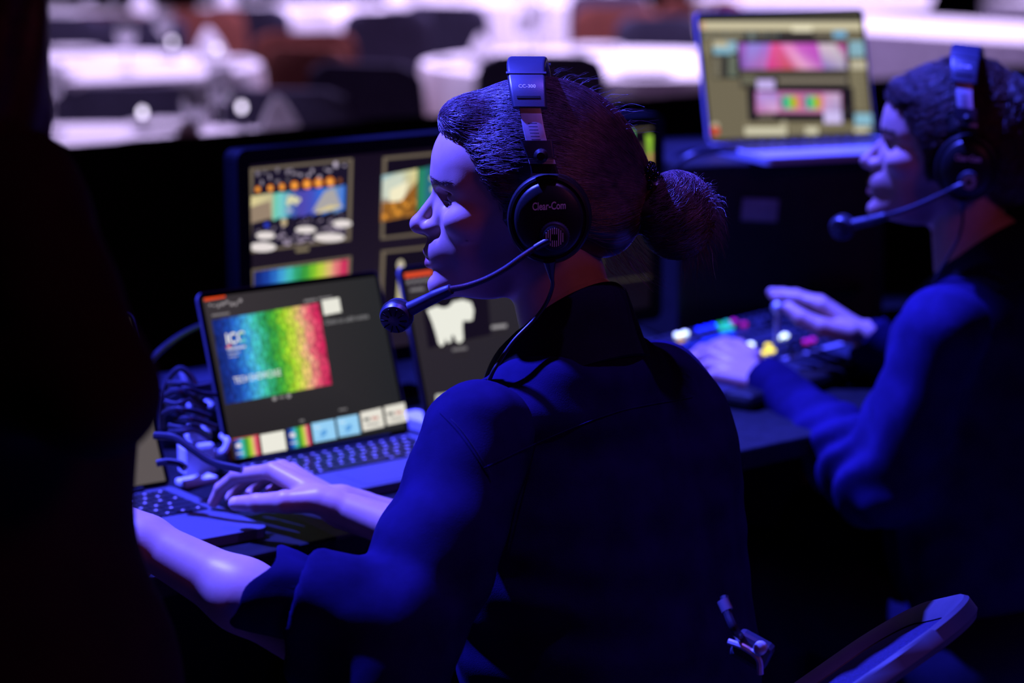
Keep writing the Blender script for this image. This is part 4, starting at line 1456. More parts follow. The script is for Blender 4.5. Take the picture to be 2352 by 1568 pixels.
def eye_mesh(fr, sgn, parent, name='eye'):
    n = 20; vs = []; cs = []
    c0 = np.array([207, 64 * sgn, 50.0]); gaze = np.array([.90, .12 * sgn, -.42]); gaze /= np.linalg.norm(gaze)
    for i in range(n + 1):
        for j in range(2 * n):
            a = math.pi * i / n; b = math.pi * j / n
            d = np.array([math.cos(a), math.sin(a) * math.cos(b), math.sin(a) * math.sin(b)])
            vs.append(d)
    vs = np.array(vs)
    faces = [(i * 2 * n + j, i * 2 * n + (j + 1) % (2 * n), (i + 1) * 2 * n + (j + 1) % (2 * n), (i + 1) * 2 * n + j) for i in range(n) for j in range(2 * n)]
    dt = vs @ gaze
    cols = np.where((dt > .975)[:, None], np.array([.004, .004, .004]), np.where((dt > .88)[:, None], np.array([.05, .022, .012]), np.array([.62, .56, .54])))
    v = fr.w(c0 + vs * 27.0) - np.array(parent.location)
    me = mesh_np(name, v, np.array(faces), True, cols)
    return link(name, me, parent, mat('wet_eye', (.6, .55, .5), rough=.08, spec=.7, vary=0.0, attr='Col'))

def trace(sdf, start, target, steps, step, off, seed, jit=.12, pull=1.0):
    """strands that run over the surface sdf = off towards target (callable)"""
    rs = np.random.RandomState(seed)
    P = start.astype(np.float32).copy()
    n = len(P)
    out = []
    jd = rs.normal(size=(n, 3)).astype(np.float32) * jit
    for k in range(steps):
        for _ in range(2):
            d, g = grad(sdf, P, 1.5)
            P = P - g * (d - off)[:, None]
        out.append(P.copy())
        d, g = grad(sdf, P, 1.5)
        t = target(P)
        t = t / (np.linalg.norm(t, axis=1)[:, None] + 1e-6) + jd + rs.normal(size=(n, 3)) * jit * .5
        t = t - g * (t * g).sum(1)[:, None]
        t /= np.linalg.norm(t, axis=1)[:, None] + 1e-6
        P = (P + t * step).astype(np.float32)
    return np.stack(out, 1)

def strand_obj(name, fr, paths, rad, parent, material, rad_var=.4, seed=0):
    rs = np.random.RandomState(seed)
    wp = fr.w(paths.reshape(-1, 3)).reshape(paths.shape) if fr is not None else paths
    r = rad * (1 + rad_var * (rs.rand(len(wp)) - .5) * 2)
    v, f = strands(wp, r)
    top = parent
    while top.parent is not None:
        top = top.parent
    me = mesh_np(name, v - np.array(top.location), f, True)
    o = link(name, me, parent, material)
    o['kind'] = 'stuff'
    return o

def resample(paths, m):
    n, k, _ = paths.shape
    t = np.linspace(0, k - 1, m); i = np.minimum(t.astype(int), k - 2); u = (t - i)[None, :, None]
    return paths[:, i] * (1 - u) + paths[:, i + 1] * u

# ================================================================== the woman
KW = 2.66 / F_PX
FW = Frame(W(1268, 500, 2.66), math.radians(3), KW, roll=math.radians(0))
def hp(x, y, l=0.0):
    return np.array([1268 - x, l, (500 - y) * 1.01 + .14 * l])

TW_F = np.array([-0.66, 0.75, 0]); TW_F /= np.linalg.norm(TW_F)
TW_L = np.array([-TW_F[1], TW_F[0], 0])      # her left
UP = np.array([0, 0, 1.0])
NBW = W(1325, 770, 2.67)
woman = thing('person', 'woman in a black shirt and headset, hair in a bun, working at the laptops', 'person', (float(NBW[0]) + .12, float(NBW[1]) - .1, 0))

def TW(l, f, u):
    return NBW + TW_L * l + TW_F * f + UP * u
SHO_L = W(1100, 1010, 2.53); ELB_L = W(885, 1548, 2.42); WRI_L = W(268, 1206, 2.52)
SHO_R = W(1500, 905, 2.80); ELB_R = W(1290, 1330, 2.98); WRI_R = W(775, 1160, 2.885)

SLEEVE_END = W(702, 1368, 2.42)
SLEEVE_AX = (WRI_L - ELB_L) / np.linalg.norm(WRI_L - ELB_L) * .92 + np.array([-.30, 0, -.10]); SLEEVE_AX /= np.linalg.norm(SLEEVE_AX)
def woman_shirt_sdf(P):
    R = np.stack([TW_L, TW_F, UP]).astype(np.float32)
    d = cone(P, TW(.125, .005, -.092), TW(-.125, .0, -.092), .058, .060)
    d = smin(d, ell(P, TW(0, -.005, -.062), (.098, .080, .082), R), .05)
    d = smin(d, ell(P, TW(.0, -.010, -.26), (.172, .122, .22), R), .05)
    d = smin(d, ell(P, TW(-.015, -.050, -.44), (.165, .128, .25), R), .06)
    d = smin(d, cone(P, TW(-.135, -.03, -.14), TW(-.125, -.055, -.40), .062, .076), .06)
    # sleeves
    dl = cone(P, SHO_L, SHO_L * .5 + ELB_L * .5, .061, .062)
    dl = smin(dl, cone(P, SHO_L * .5 + ELB_L * .5, ELB_L, .061, .062), .02)
    cuff = ELB_L + (WRI_L - ELB_L) * .26
    dl = smin(dl, cone(P, ELB_L, cuff, .062, .056), .018)
    dl = smin(dl, cone(P, W(690, 1362, 2.42), W(900, 1440, 2.42), .051, .060), .02)
    pe = (P - SLEEVE_END.astype(np.float32)) @ SLEEVE_AX.astype(np.float32)
    dl = smax(dl, pe, .004)
    dl = smax(dl, -cone(P, SLEEVE_END - SLEEVE_AX * .012, SLEEVE_END + SLEEVE_AX * .05, .037, .041), .004)
    d = smin(d, dl, .022)
    dr = cone(P, SHO_R, ELB_R, .060, .056)
    dr = smin(dr, cone(P, ELB_R, ELB_R + (WRI_R - ELB_R) * .55, .056, .050), .02)
    d = smin(d, dr, .022)
    # folds: gathers at the elbow and down the back
    w1 = np.exp(-((P - ELB_L) ** 2).sum(-1) / .012)
    ax = (WRI_L - ELB_L) / np.linalg.norm(WRI_L - ELB_L)
    d = d + w1 * .0022 * np.sin((P @ ax.astype(np.float32)) * 75 + 2.0 * np.sin(P[:, 2] * 30))
    # shallow dent shaping the dark patch of the upper arm's shadow on the sleeve
    d = d + .007 * np.exp(-(cone(P, W(800, 1275, 2.34), W(930, 1300, 2.34), .001, .001) / .024) ** 2)
    d = d + .0035 * vnoise(P, 22.0, 3) + .0020 * vnoise(P, 55.0, 5)
    # open neck
    d = smax(d, -cone(P, TW(0, .03, .02), TW(0, .06, .14), .066, .075), .01)
    return d

def woman_build():
    # --- skin: head, neck, arms and hands in one mesh
    parts = []
    v, f = nets(lambda P: head_sdf(P), (-215, -190, -330), (350, 190, 325), 3.1)
    parts.append((FW.w(v), f, head_cols(v)))
    # right hand on the laptop
    tip = ONZ(490, 1154, LZ + .022)
    spR = dict(wrist=WRI_R, fore=W(930, 1222, 2.86), fingers=dict(
        index=[W(628, 1082, 2.93), W(545, 1092, 2.975), W(507, 1122, 3.0), tip],
        middle=[W(648, 1078, 2.955), W(578, 1092, 3.0), W(548, 1118, 3.02), ONZ(530, 1143, LZ + .024)],
        ring=[W(668, 1083, 2.98), W(610, 1098, 3.02), W(585, 1120, 3.035), ONZ(572, 1140, LZ + .024)],
        pinky=[W(690, 1095, 3.0), W(645, 1108, 3.03), W(625, 1125, 3.04), ONZ(612, 1142, LZ + .022)],
        thumb=[W(730, 1148, 2.875), W(655, 1152, 2.88), W(590, 1155, 2.90), W(541, 1156, 2.915)]), thumb_up=(0, -.75, .65))
    hs = hand_sdf(spR)
    allp = [WRI_R, spR['fore']] + [p for q in spR['fingers'].values() for p in q]
    lo, hi = bounds(allp, .045)
    parts.append(part_nets(hs, lo, hi, .0018, lambda V: hand_cols(V, spR)))
    # left forearm and hand
    fw = WRI_L
    dirv = np.array([-.62, .78, 0])
    sd = np.array([-.78, -.62, 0])
    def lp(a, b, z): return np.array([fw[0], fw[1], 0]) + dirv * a - sd * b + np.array([0, 0, z])
    z0 = LZ + .024
    fL = dict(index=[lp(.085, .026, z0 + .045), lp(.125, .028, z0 + .045), lp(.148, .029, z0 + .022), lp(.160, .029, z0)],
              middle=[lp(.09, .005, z0 + .048), lp(.133, .006, z0 + .047), lp(.158, .006, z0 + .022), lp(.170, .006, z0)],
              ring=[lp(.085, -.016, z0 + .044), lp(.125, -.017, z0 + .044), lp(.148, -.018, z0 + .022), lp(.160, -.018, z0)],
              pinky=[lp(.075, -.036, z0 + .038), lp(.105, -.040, z0 + .038), lp(.124, -.042, z0 + .02), lp(.134, -.043, z0)],
              thumb=[lp(.02, .030, z0 + .045), lp(.05, .055, z0 + .035), lp(.08, .064, z0 + .022), lp(.105, .066, z0 + .012)])
    spL = dict(wrist=WRI_L + np.array([0, 0, -.01]), fore=ELB_L * .10 + WRI_L * .90, fingers=fL, fr=.018)
    hl = hand_sdf(spL)
    def arm(P):
        d = hl(P)
        d2 = cone(P, WRI_L, WRI_L * .52 + ELB_L * .48, .0215, .0345)
        d2 = smin(d2, cone(P, WRI_L * .52 + ELB_L * .48, ELB_L, .0345, .040), .02)
        return smin(d, d2, .02)
    lo, hi = bounds([WRI_L, ELB_L] + [p for q in fL.values() for p in q], .06)
    parts.append(part_nets(arm, lo, hi, .0026, lambda V: hand_cols(V, spL)))
    # body under the clothes
    R = np.stack([TW_L, TW_F, UP]).astype(np.float32)
    def torso(P):
        d = ell(P, TW(0, 0, -.22), (.14, .085, .22), R)
        d = smin(d, ell(P, TW(0, -.03, -.5), (.14, .10, .22), R), .05)
        d = smin(d, cone(P, TW(0, 0, .02), TW(0, .0, -.1), .055, .06), .04)
        d = smin(d, limb(P, [TW(.12, 0, -.10), SHO_L, ELB_L], [.035, .038, .036]), .03)
        d = smin(d, limb(P, [TW(-.12, 0, -.10), SHO_R, ELB_R, WRI_R], [.035, .038, .034, .027]), .03)
        return d
    parts.append(part_nets(torso, (-.45, 2.2, .45), (.45, 3.15, 1.12), .012))
    body = local_mesh('body', parts, woman, SKIN)
    for sg in (-1, 1):
        eye_mesh(FW, sg, woman)
    # lashes
    rs = np.random.RandomState(2)
    pts = []
    for sg in (1, -1):
        for k in range(26):
            t = k / 25
            a = np.array([233 - 18 * (2 * t - 1) ** 2 - 6 * t, sg * (66 - 26 + 52 * t), 47 + 3 * (1 - (2 * t - 1) ** 2)])
            tipv = a + np.array([14, sg * (9 * t), -6 + 5 * rs.rand()])
            pts.append(np.stack([a, (a + tipv) / 2 + np.array([0, 0, -2.0]), tipv]))
    strand_obj('eyelashes', FW, np.array(pts), .00035, woman, HAIR_W, .2)
    # brow hairs
    pts = []
    for sg in (1, -1):
        for k in range(90):
            t = rs.rand(); q = np.array([270 - 45 * t, sg * (24 + 78 * t), 92 + rs.uniform(-7, 7) * (1 - .5 * t)])
            for _ in range(3):
                d, g = grad(lambda X: head_sdf(X), q[None].astype(np.float32), 1.0); q = q - g[0] * (d[0] - .6)
            e = q + np.array([-9, sg * 12, 3 + rs.uniform(-3, 3)])
            d, g = grad(lambda X: head_sdf(X), e[None].astype(np.float32), 1.0); e = e - g[0] * (d[0] - 1.5)
            pts.append(np.stack([q, (q + e) / 2, e]))
    strand_obj('eyebrows', FW, np.array(pts), .00018, woman, HAIR_W, .3)

    # --- hair
    face = [(330, 330), (300, 232), (262, 206), (212, 196), (176, 150), (150, 105), (112, 55), (98, -10), (80, -40), (40, -60), (-30, -80), (-60, -112), (-250, -150), (-500, -150), (-500, 420), (330, 420)]
    def cap(P):
        l = np.abs(P[:, 1]); Q = np.stack([P[:, 0], l, P[:, 2]], -1)
        d = ell(Q, (32, 0, 106), (234, 170, 211))
        d = smin(d, ell(Q, (188, 0, 226), (68, 106, 46)), 36)
        d = smin(d, ell(Q, (-120, 0, 20), (88, 112, 110)), 40)
        d = smin(d, ell(Q, (-168, 0, 92), (48, 60, 60)), 40)
        reg = poly2d(P[:, 0], P[:, 2], face)
        d = smax(d, reg, 14)
        d = d + 2.2 * np.sin(P[:, 2] * .11 + P[:, 0] * .03) * np.clip(1 - reg / -20, 0, 1)
        return d
    BUN = hp(1553, 492); BUN[1] = 0
    def bun(P):
        d = ell(P, BUN, (84, 84, 96))
        d = smin(d, cone(P, (-196, 0, 78), BUN + np.array([50, 0, 20]), 44, 60), 26)
        d = d + 4.0 * np.sin((P[:, 0] * .6 + P[:, 2]) * .10 + P[:, 1] * .05)
        return d
    def hair(P):
        return smin(cap(P), bun(P), 12)
    v, f = nets(hair, (-400, -190, -160), (300, 190, 340), 3.6)
    hobj = local_mesh('hair', [(FW.w(v), f, np.zeros((len(v), 3)))], woman, HAIR_W, False)
    rs = np.random.RandomState(7)
    # long strands pulled back from the hairline into the bun
    n = 8000
    a = rs.rand(n); side = rs.choice([1, 1, -1], n)
    st = np.zeros((n, 3))
    ctrl = np.array([(262, 0, 232), (238, 55, 228), (205, 95, 200), (172, 125, 150), (148, 140, 105), (112, 158, 55), (96, 165, -8)], float)
    idx = a * (len(ctrl) - 1); i0 = np.minimum(idx.astype(int), len(ctrl) - 2); uu = (idx - i0)[:, None]
    st = ctrl[i0] * (1 - uu) + ctrl[i0 + 1] * uu
    st += np.stack([-np.abs(rs.normal(size=n)) * 85, rs.normal(size=n) * 14, rs.normal(size=n) * 12 + 12], -1)
    st[:, 1] *= side
    tgt = np.array([-205, 0, 70.0])
    def target(P):
        t = tgt - P
        t[:, 2] += 60 * np.clip((P[:, 0] + 60) / 200, -0.2, 1)
        return t
    off = (1.5 + 5.0 * rs.rand(n)).astype(np.float32)
    dens = trace(cap, st, target, 30, 15.0, off, 9, .13)
    # crimp in the front
    ph = rs.rand(n) * 6.28
    kk = np.arange(30)
    wv = np.sin(kk[None] * .95 + ph[:, None]) * 3.2 * np.clip(1 - kk[None] / 22, .15, 1)
    dens[:, :, 2] += wv; 
    strand_obj('hair_strands', FW, resample(dens, 24), .00027, hobj, HAIR_WS, .5)
    # bun strands: wound round the knot, ends loose
    n = 2600
    d0 = rs.normal(size=(n, 3)); d0 /= np.linalg.norm(d0, axis=1)[:, None]
    st = BUN + d0 * 88
    ax = np.array([.45, .25, .85]); ax /= np.linalg.norm(ax)
    def spin(P):
        t = np.cross(ax[None], P - BUN); t += rs.normal(size=t.shape) * .25 * np.linalg.norm(t, axis=1)[:, None]
        return t
    bp = trace(lambda P: ell(P, BUN, (84, 84, 96)), st, spin, 16, 11.0, (1 + 7 * rs.rand(n)).astype(np.float32), 4, .2)
    strand_obj('bun_strands', FW, bp, .00028, hobj, HAIR_WS, .5)
    # loose ends and flyaways
    loose = []
    for k in range(900):
        q = rs.rand()
        if q < .70:
            a0 = rs.uniform(-1.45, 1.2); r0 = 80
            p0 = BUN + np.array([-math.cos(a0) * r0, rs.uniform(-55, 55), math.sin(a0) * r0])
            dr = np.array([-math.cos(a0), rs.normal() * .35, math.sin(a0)])
            L = rs.uniform(18, 55); cur = np.array([.35, rs.normal() * .5, -1.35]) * rs.uniform(.3, 1.0)
        elif q < .85:
            p0 = np.array([rs.uniform(-215, -120), rs.uniform(-70, 90), rs.uniform(-110, -40)]); dr = np.array([-.4, rs.normal() * .3, -.8]); L = rs.uniform(30, 75); cur = np.array([-.6, rs.normal() * .4, -.1])
        else:
            a0 = rs.uniform(.35, 2.7); p0 = np.array([32 + 232 * math.cos(a0), rs.uniform(-60, 60), 106 + 208 * math.sin(a0)])
            dr = np.array([math.cos(a0) * .7 - .6, rs.normal() * .5, math.sin(a0)]); L = rs.uniform(14, 46); cur = np.array([-.8, rs.normal() * .6, -.5])
        t = np.linspace(0, 1, 10)[:, None]
        wob = np.stack([np.sin(t[:, 0] * 7 + rs.rand() * 6), np.sin(t[:, 0] * 6 + rs.rand() * 6), np.sin(t[:, 0] * 8 + rs.rand() * 6)], -1) * 3.5 * t
        loose.append(p0 + dr * L * t + cur * L * t * t * .8 + wob)
    for (x0, y0, x1, y1) in ((1612, 560, 1606, 712), (1640, 590, 1652, 684)):
        t = np.linspace(0, 1, 10)[:, None]
        a_, b_ = hp(x0, y0), hp(x1, y1)
        loose.append(a_ + (b_ - a_) * t + np.array([8, 0, 0]) * np.sin(t * 3))
    strand_obj('flyaway_hairs', FW, np.array(loose), .00019, hobj, HAIR_WS, .4)
    # beaded hair tie
    tie = MB()
    rs2 = random.Random(3)
    for k in range(16):
        a = 2 * math.pi * k / 16
        c = hp(1492, 420) + np.array([6 * math.sin(a * 2), 46 * math.sin(a), 44 * math.cos(a)])
        r = 7.5 + 2 * rs2.random()
        prof = [(r * math.sin(math.pi * j / 6) + .01, -r * math.cos(math.pi * j / 6)) for j in range(7)]
        tie.lathe(prof, 10, FW.M() @ Matrix.Translation(Vector(c)))
    for (x, y) in ((1497, 394), (1508, 400), (1502, 408), (1485, 388), (1478, 402)):
        c = hp(x, y, 40) + np.array([0, 6, 0]); r = 8
        prof = [(r * math.sin(math.pi * j / 6) + .01, -r * math.cos(math.pi * j / 6)) for j in range(7)]
        tie.lathe(prof, 10, FW.M() @ Matrix.Translation(Vector(c)))
    tie.v = [tuple(np.array(p) - np.array(woman.location)) for p in tie.v]
    tie.build('beaded_hair_tie', mat('black_beads', (.004, .004, .006), rough=.15, spec=.7), woman)

    # --- shirt
    v, f = nets(woman_shirt_sdf, (-.42, 2.20, .50), (.50, 3.22, 1.12), .0056)
    shirt = local_mesh('shirt', [(v, f, np.zeros((len(v), 3)))], woman, SHIRT, False)
    # collar: stands round the neck, folded over
    base = np.array(woman.location)
    mb = MB()
    rings = []
    nseg = 44
    axis = (FW.w((0, 0, -90)) - FW.w((-62, 0, -330))); axis /= np.linalg.norm(axis)
    for (dz, dr, t_) in ((-.012, .010, 0), (.020, .003, 0), (.040, .0015, 0), (.046, .004, 0), (.042, .010, 1), (.018, .019, 1), (-.012, .030, 1), (-.030, .037, 1), (-.033, .034, 1), (.010, .016, 1)):
        ring = []
        for k in range(nseg):
            # angle 0 = back of the neck; the collar opens at the throat
            a = math.radians(-158 + 316 * k / (nseg - 1))
            back = -TW_F; side = TW_L
            drop = -.012 - .108 * (1 - math.cos(a)) / 2 - .02 * max(0, (abs(a) - 1.6)) - (.016 * max(0, abs(a) - 1.9) if t_ else 0)
            c = TW(0, .016, .026) + np.array([-.004, 0, 0])
            p = c + back * math.cos(a) * (.060 + dr) + side * math.sin(a) * (.061 + dr) + UP * (dz + drop + .006) + TW_F * (.03 * max(0, abs(a) - 1.5))
            ring.append(p - base)
        rings.append(ring)
    mb.loft(rings, closed=False).build('collar', COLLARM, shirt)
    # rolled cuff, open at the mouth
    ax = (WRI_L - ELB_L) / np.linalg.norm(WRI_L - ELB_L)
    u1 = np.cross(ax, UP); u1 /= np.linalg.norm(u1); u2 = np.cross(u1, ax)
    c0 = SLEEVE_END + np.array([0, 0, -.004])
    ax = SLEEVE_AX; u1 = np.cross(ax, UP); u1 /= np.linalg.norm(u1); u2 = np.cross(u1, ax)
    mb = MB(); rings = []
    prof = [(-.028, .0370), (-.008, .0385), (.010, .0435), (.030, .0450), (.046, .0455), (.049, .0440), (.046, .0425), (.020, .0405), (-.015, .0380)]
    for (s_, r) in prof:
        ring = []
        for k in range(48):
            a = 2 * math.pi * k / 48
            rr = r * (1 + .045 * math.sin(3 * a + 1.0 + s_ * 30) + .022 * math.sin(7 * a - s_ * 60))
            sl = s_ + .006 * math.sin(2 * a + .6) + .004 * math.sin(5 * a) - .010 * math.sin(a) * (s_ > .02)
            ring.append(c0 + ax * sl + u1 * math.cos(a) * rr + u2 * math.sin(a) * rr - base)
        rings.append(ring)
    mb.loft(rings).build('rolled_cuff', SHIRT, shirt)
    # sleeve-head seam and yoke seam, proud stitching laid on the cloth
    def seam(name, pts, rad, m=70):
        q = spline([(x, y, 0) for x, y in pts], m)
        P = np.array([W(x, y, 2.2) for x, y, _ in q]).astype(np.float32)
        D = np.array([ray(x, y) for x, y, _ in q]); D /= np.linalg.norm(D, axis=1)[:, None]
        for _ in range(60):
            P = (P + D * (woman_shirt_sdf(P)[:, None] * .8)).astype(np.float32)
        return P
    sp = seam('s', [(1012, 948), (1050, 988), (1088, 1040), (1122, 1095)], .001)
    MB().tube(sp - base, .0011, 6).build('sleeve_seam', SHIRT, shirt)
    st = MB()
    for k in range(0, len(sp) - 1):
        st.tube([sp[k] - base + (sp[k + 1] - sp[k]) * .1 + np.array([.004, -.001, .001]), sp[k] - base + (sp[k + 1] - sp[k]) * .6 + np.array([.004, -.001, .001])], .0006, 4)
    o = st.build('stitching', THREAD, shirt); o['kind'] = 'stuff'
    yk = seam('y', [(1110, 1075), (1250, 1010), (1420, 945), (1590, 912)], .001)
    MB().tube(yk - base, .0008, 6).build('yoke_seam', SHIRT, shirt)
    # trousers and shoes
    hip = TW(0, -.07, -.58)
    def legs(P):
        d = None
        for sg in (1, -1):
            h = hip + TW_L * .09 * sg + UP * .02; kn = h + TW_F * .40 + UP * .0 + TW_L * .03 * sg; an = kn + TW_F * .03 - UP * (kn[2] - .09)
            q = limb(P, [h, kn, an], [.105, .075, .055], .03)
            d = q if d is None else smin(d, q, .03)
        return smin(d, ell(P, hip, (.17, .13, .13), np.stack([TW_L, TW_F, UP]).astype(np.float32)), .04)
    v, f = nets(legs, (hip[0] - .7, hip[1] - .35, .02), (hip[0] + .35, hip[1] + .75, .65), .012)
    local_mesh('trousers', [(v, f, np.zeros((len(v), 3)))], woman, TROUS, False)
    for sg in (1, -1):
        h = hip + TW_L * .12 * sg + TW_F * .43; h[2] = 0
        def shoe(P):
            return smax(smin(cone(P, h + UP * .05, h + UP * .04 + TW_F * .12, .048, .040), cone(P, h + UP * .08, h + UP * .12, .045, .05), .03), -(P[:, 2]), .004)
        v, f = nets(shoe, h - np.array([.25, .25, .02]), h + np.array([.25, .25, .2]), .008)
        local_mesh('shoe', [(v, f, np.zeros((len(v), 3)))], woman, SHOE, False)
    return hip
HIP_W = woman_build()
# ------------------------------------------------------------------ headsets
class FMB(MB):
    """collects in head units, stores world minus origin"""
    def done(s, fr, org, name, material, parent):
        V = fr.w(np.array(s.v)) - org
        s.v = [tuple(p) for p in V]
        return s.build(name, material, parent)

def headset(fr, label, boom, barrel, capsule, cable, hub, arch_f=1.0):
    org = fr.w((0, 0, -120))
    root = thing('headset', label, 'headset', tuple(org), 0, 'intercom headsets')
    arch = spline([(0, 352, 58), (75, 345, 57), (140, 312, 51), (174, 266, 43), (194, 214, 32), (205, 165, 18), (209, 128, 8)], 61)
    def ap(t):                       # t 0 top .. 1 cup
        i = t * 60; k = min(int(i), 59); u = i - k
        return arch[k] * (1 - u) + arch[k + 1] * u
    def nrm(t):
        a = ap(max(t - .02, 0)); b = ap(min(t + .02, 1)); d = b - a
        n = np.array([d[0], d[1]]); n = n / np.linalg.norm(n)
        return np.array([-n[1], n[0]])       # outward (l, u)
    def sweep(t0, t1, w0, w1, a, b, n=20, both=False, sg=1, rnd=5):
        """bar of width w (along f) between heights a..b over the arch"""
        m = FMB(); rings = []
        ts = np.linspace(t0, t1, n)
        for t in ts:
            p = ap(abs(t)); o = nrm(abs(t)); s_ = 1 if t >= 0 else -1
            if t == 0: s_ = 1
            o = -o if o[1] < 0 and abs(t) < .3 else o
            w = w0 + (w1 - w0) * (abs(t) - min(abs(t0), abs(t1))) / max(abs(t1 - t0), 1e-6) if not both else w0 + (w1 - w0) * (abs(t) / max(abs(t0), abs(t1))) ** 2
            ring = []
            for (x, y) in rrect(w, b - a, min(rnd, (b - a) * .45), 3):
                h = (a + b) / 2 + y
                ring.append((p[2] + x, sg * s_ * (p[0] + o[0] * h), p[1] + o[1] * h))
            rings.append(ring)
        m.loft(rings, cap=True)
        return m
    # arch normals point outwards
    T_PAD = .50
    pad = sweep(-T_PAD, T_PAD, 88, 76, -2, 16, 41, True, rnd=7).done(fr, org, 'headband', BLKS, root)
    sweep(-T_PAD * .92, T_PAD * .92, 76, 62, -16, -2, 41, True, rnd=6).done(fr, org, 'headband_cushion', CUSH, root)
    for sg in (1, -1):
        sweep(.26, .275, 90, 89, 13, 18, 4, sg=sg, rnd=1).done(fr, org, 'headband_rib', BLKS, pad)
        sweep(.43, .445, 52, 52, 15, 17.2, 4, sg=sg, rnd=.5).done(fr, org, 'headband_slot', BLKM, pad)
        sl = sweep(.46, .80, 48, 46, 4, 9, 14, sg=sg, rnd=1.5).done(fr, org, 'slider', STEEL, root)
        for k in range(7):
            t = .60 + .022 * k
            sweep(t, t + .004, 20, 20, 8.6, 9.4, 3, sg=sg, rnd=.2).done(fr, org, 'slider_mark', BLKM, sl)
        yk = sweep(.72, .84, 70, 60, -4, 16, 6, sg=sg, rnd=4).done(fr, org, 'yoke', BLKS, root)
        m = FMB(); p = ap(.82)
        m.lathe([(12, -10), (16, -6), (16, 8), (9, 14)], 16, Matrix.Translation((p[2] - 2, sg * (p[0] + 16), p[1])) @ Matrix.Rotation(sg * -math.pi / 2, 4, 'X'))
        m.done(fr, org, 'yoke_screw', BLK, yk)
        sweep(.86, .90, 58, 58, 2, 10, 4, sg=sg, rnd=2).done(fr, org, 'hinge_plate', STEEL, root)
        sweep(.88, 1.0, 56, 60, -6, 10, 6, sg=sg, rnd=4).done(fr, org, 'stem', BLK, root)
        # cup
        def cup(prof, n=48, sx=.92):
            m = FMB()
            Mx = Matrix(((sx, 0, 0, 0), (0, 0, sg, 0), (0, 1, 0, 26), (0, 0, 0, 1)))
            m.lathe(prof, n, Mx)
            if sg > 0:
                m.f = [q[::-1] for q in m.f]
            return m
        shell = cup([(60, 176), (94, 178), (101, 186), (101, 200), (97, 207), (91, 209), (89, 206), (85, 206), (82, 214), (76, 219), (40, 222), (.5, 223)]).done(fr, org, 'ear_cup', BLK, root)
        cup([(52, 150), (60, 146), (88, 147), (100, 155), (103, 166), (98, 176), (60, 178)]).done(fr, org, 'ear_cushion', CUSH, shell)
        if sg > 0:
            # maker's lettering on the cup
            v, f, w = text_polys('Clear-Com', True)
            m = FMB()
            W0, hh = 74.0, 21.0
            vs = [(10 + 74 / 2 - 47 - p[0] / w * W0 + 36, 222.6, 48 + p[1] / .7 * 17 + p[0] / w * 4) for p in v]
            m.add(vs, [q[::-1] for q in f], False); m.done(fr, org, 'lettering', PRINT, shell)
            v, f, w = text_polys('CC-300')
            m = FMB(); vs = []
            for p in v:
                t = .375 - p[1] / .7 * .022
                q = ap(t); o = nrm(t)
                if o[1] < 0: o = -o
                vs.append((q[2] + 20 - p[0] / w * 38, q[0] + o[0] * 16.4, q[1] + o[1] * 16.4))
            m.add(vs, [q[::-1] for q in f], False); m.done(fr, org, 'lettering', PRINT, pad)
    # boom pivot
    hubm = FMB()
    hx = np.array(hub)
    Mh = Matrix(((1, 0, 0, hx[0]), (0, 0, 1, 0), (0, 1, 0, hx[2]), (0, 0, 0, 1)))
    def hl(prof, n=32):
        m = FMB(); m.lathe(prof, n, Mh); m.f = [q[::-1] for q in m.f]; return m
    hb = hl([(33, 216), (33, 226), (30, 232), (26, 233)]).done(fr, org, 'boom_pivot', BLKS, root)
    hl([(26, 230), (26, 236), (22, 238), (.5, 238.5)]).done(fr, org, 'pivot_cap', BLK, hb)
    kn = FMB()
    for k in range(36):
        a = 2 * math.pi * k / 36
        kn.box((hx[0] + 33 * math.cos(a), 221, hx[2] + 33 * math.sin(a)), (2.2, 9, 2.2))
    o = kn.done(fr, org, 'knurling', BLKS, hb); o['kind'] = 'stuff'
    gr = FMB()
    for k in range(-4, 5):
        x = k * 4.6; h = math.sqrt(max(21 ** 2 - x * x, 1))
        for s0, s1 in ((-h, -7 if abs(x) < 8 else 0), (7 if abs(x) < 8 else 0, h)):
            if abs(s1 - s0) > 2:
                gr.box((hx[0] + x, 238.6, hx[2] + (s0 + s1) / 2), (1.8, .8, abs(s1 - s0)))
    gr.done(fr, org, 'pivot_grille', PRINT, hb)
    # boom: rod, ribbed gooseneck
    P = spline(boom, 90)
    nrod = 18
    rod = FMB(); rod.tube(P[:nrod + 1], np.linspace(10, 8, nrod + 1), 12); rod.done(fr, org, 'boom_rod', BLKS, root)
    r = np.array([6.6 + (.9 if i % 2 else -.3) for i in range((90 - nrod) * 2)])
    PP = spline(P[nrod:], len(r))
    g = FMB(); g.tube(PP, r, 10); g.done(fr, org, 'gooseneck', BLKS, root)
    # mic barrel and capsule
    B = spline(barrel, 24)
    rr = np.interp(np.linspace(0, 1, 24), [0, .04, .1, .16, .5, .52, .9, 1], [8, 12, 12, 12.5, 15.5, 14.5, 17, 15])
    b = FMB(); b.tube(B, rr, 16); b.done(fr, org, 'mic_barrel', BLKS, root)
    c = np.array(capsule)
    n_ax = np.array([.18, .93, -.32]); n_ax /= np.linalg.norm(n_ax)
    u_ = np.cross(n_ax, [0, 0, 1.0]); u_ /= np.linalg.norm(u_); w_ = np.cross(n_ax, u_)
    Mc = Matrix(((u_[0], w_[0], n_ax[0], c[0]), (u_[1], w_[1], n_ax[1], c[1]), (u_[2], w_[2], n_ax[2], c[2]), (0, 0, 0, 1)))
    cm = FMB(); cm.lathe([(.5, -30), (22, -28), (34, -18), (38, -4), (38, 14), (34, 24), (24, 29), (.5, 31)], 36, Mc)
    cp = cm.done(fr, org, 'mic_capsule', BLKS, root)
    sl = FMB()
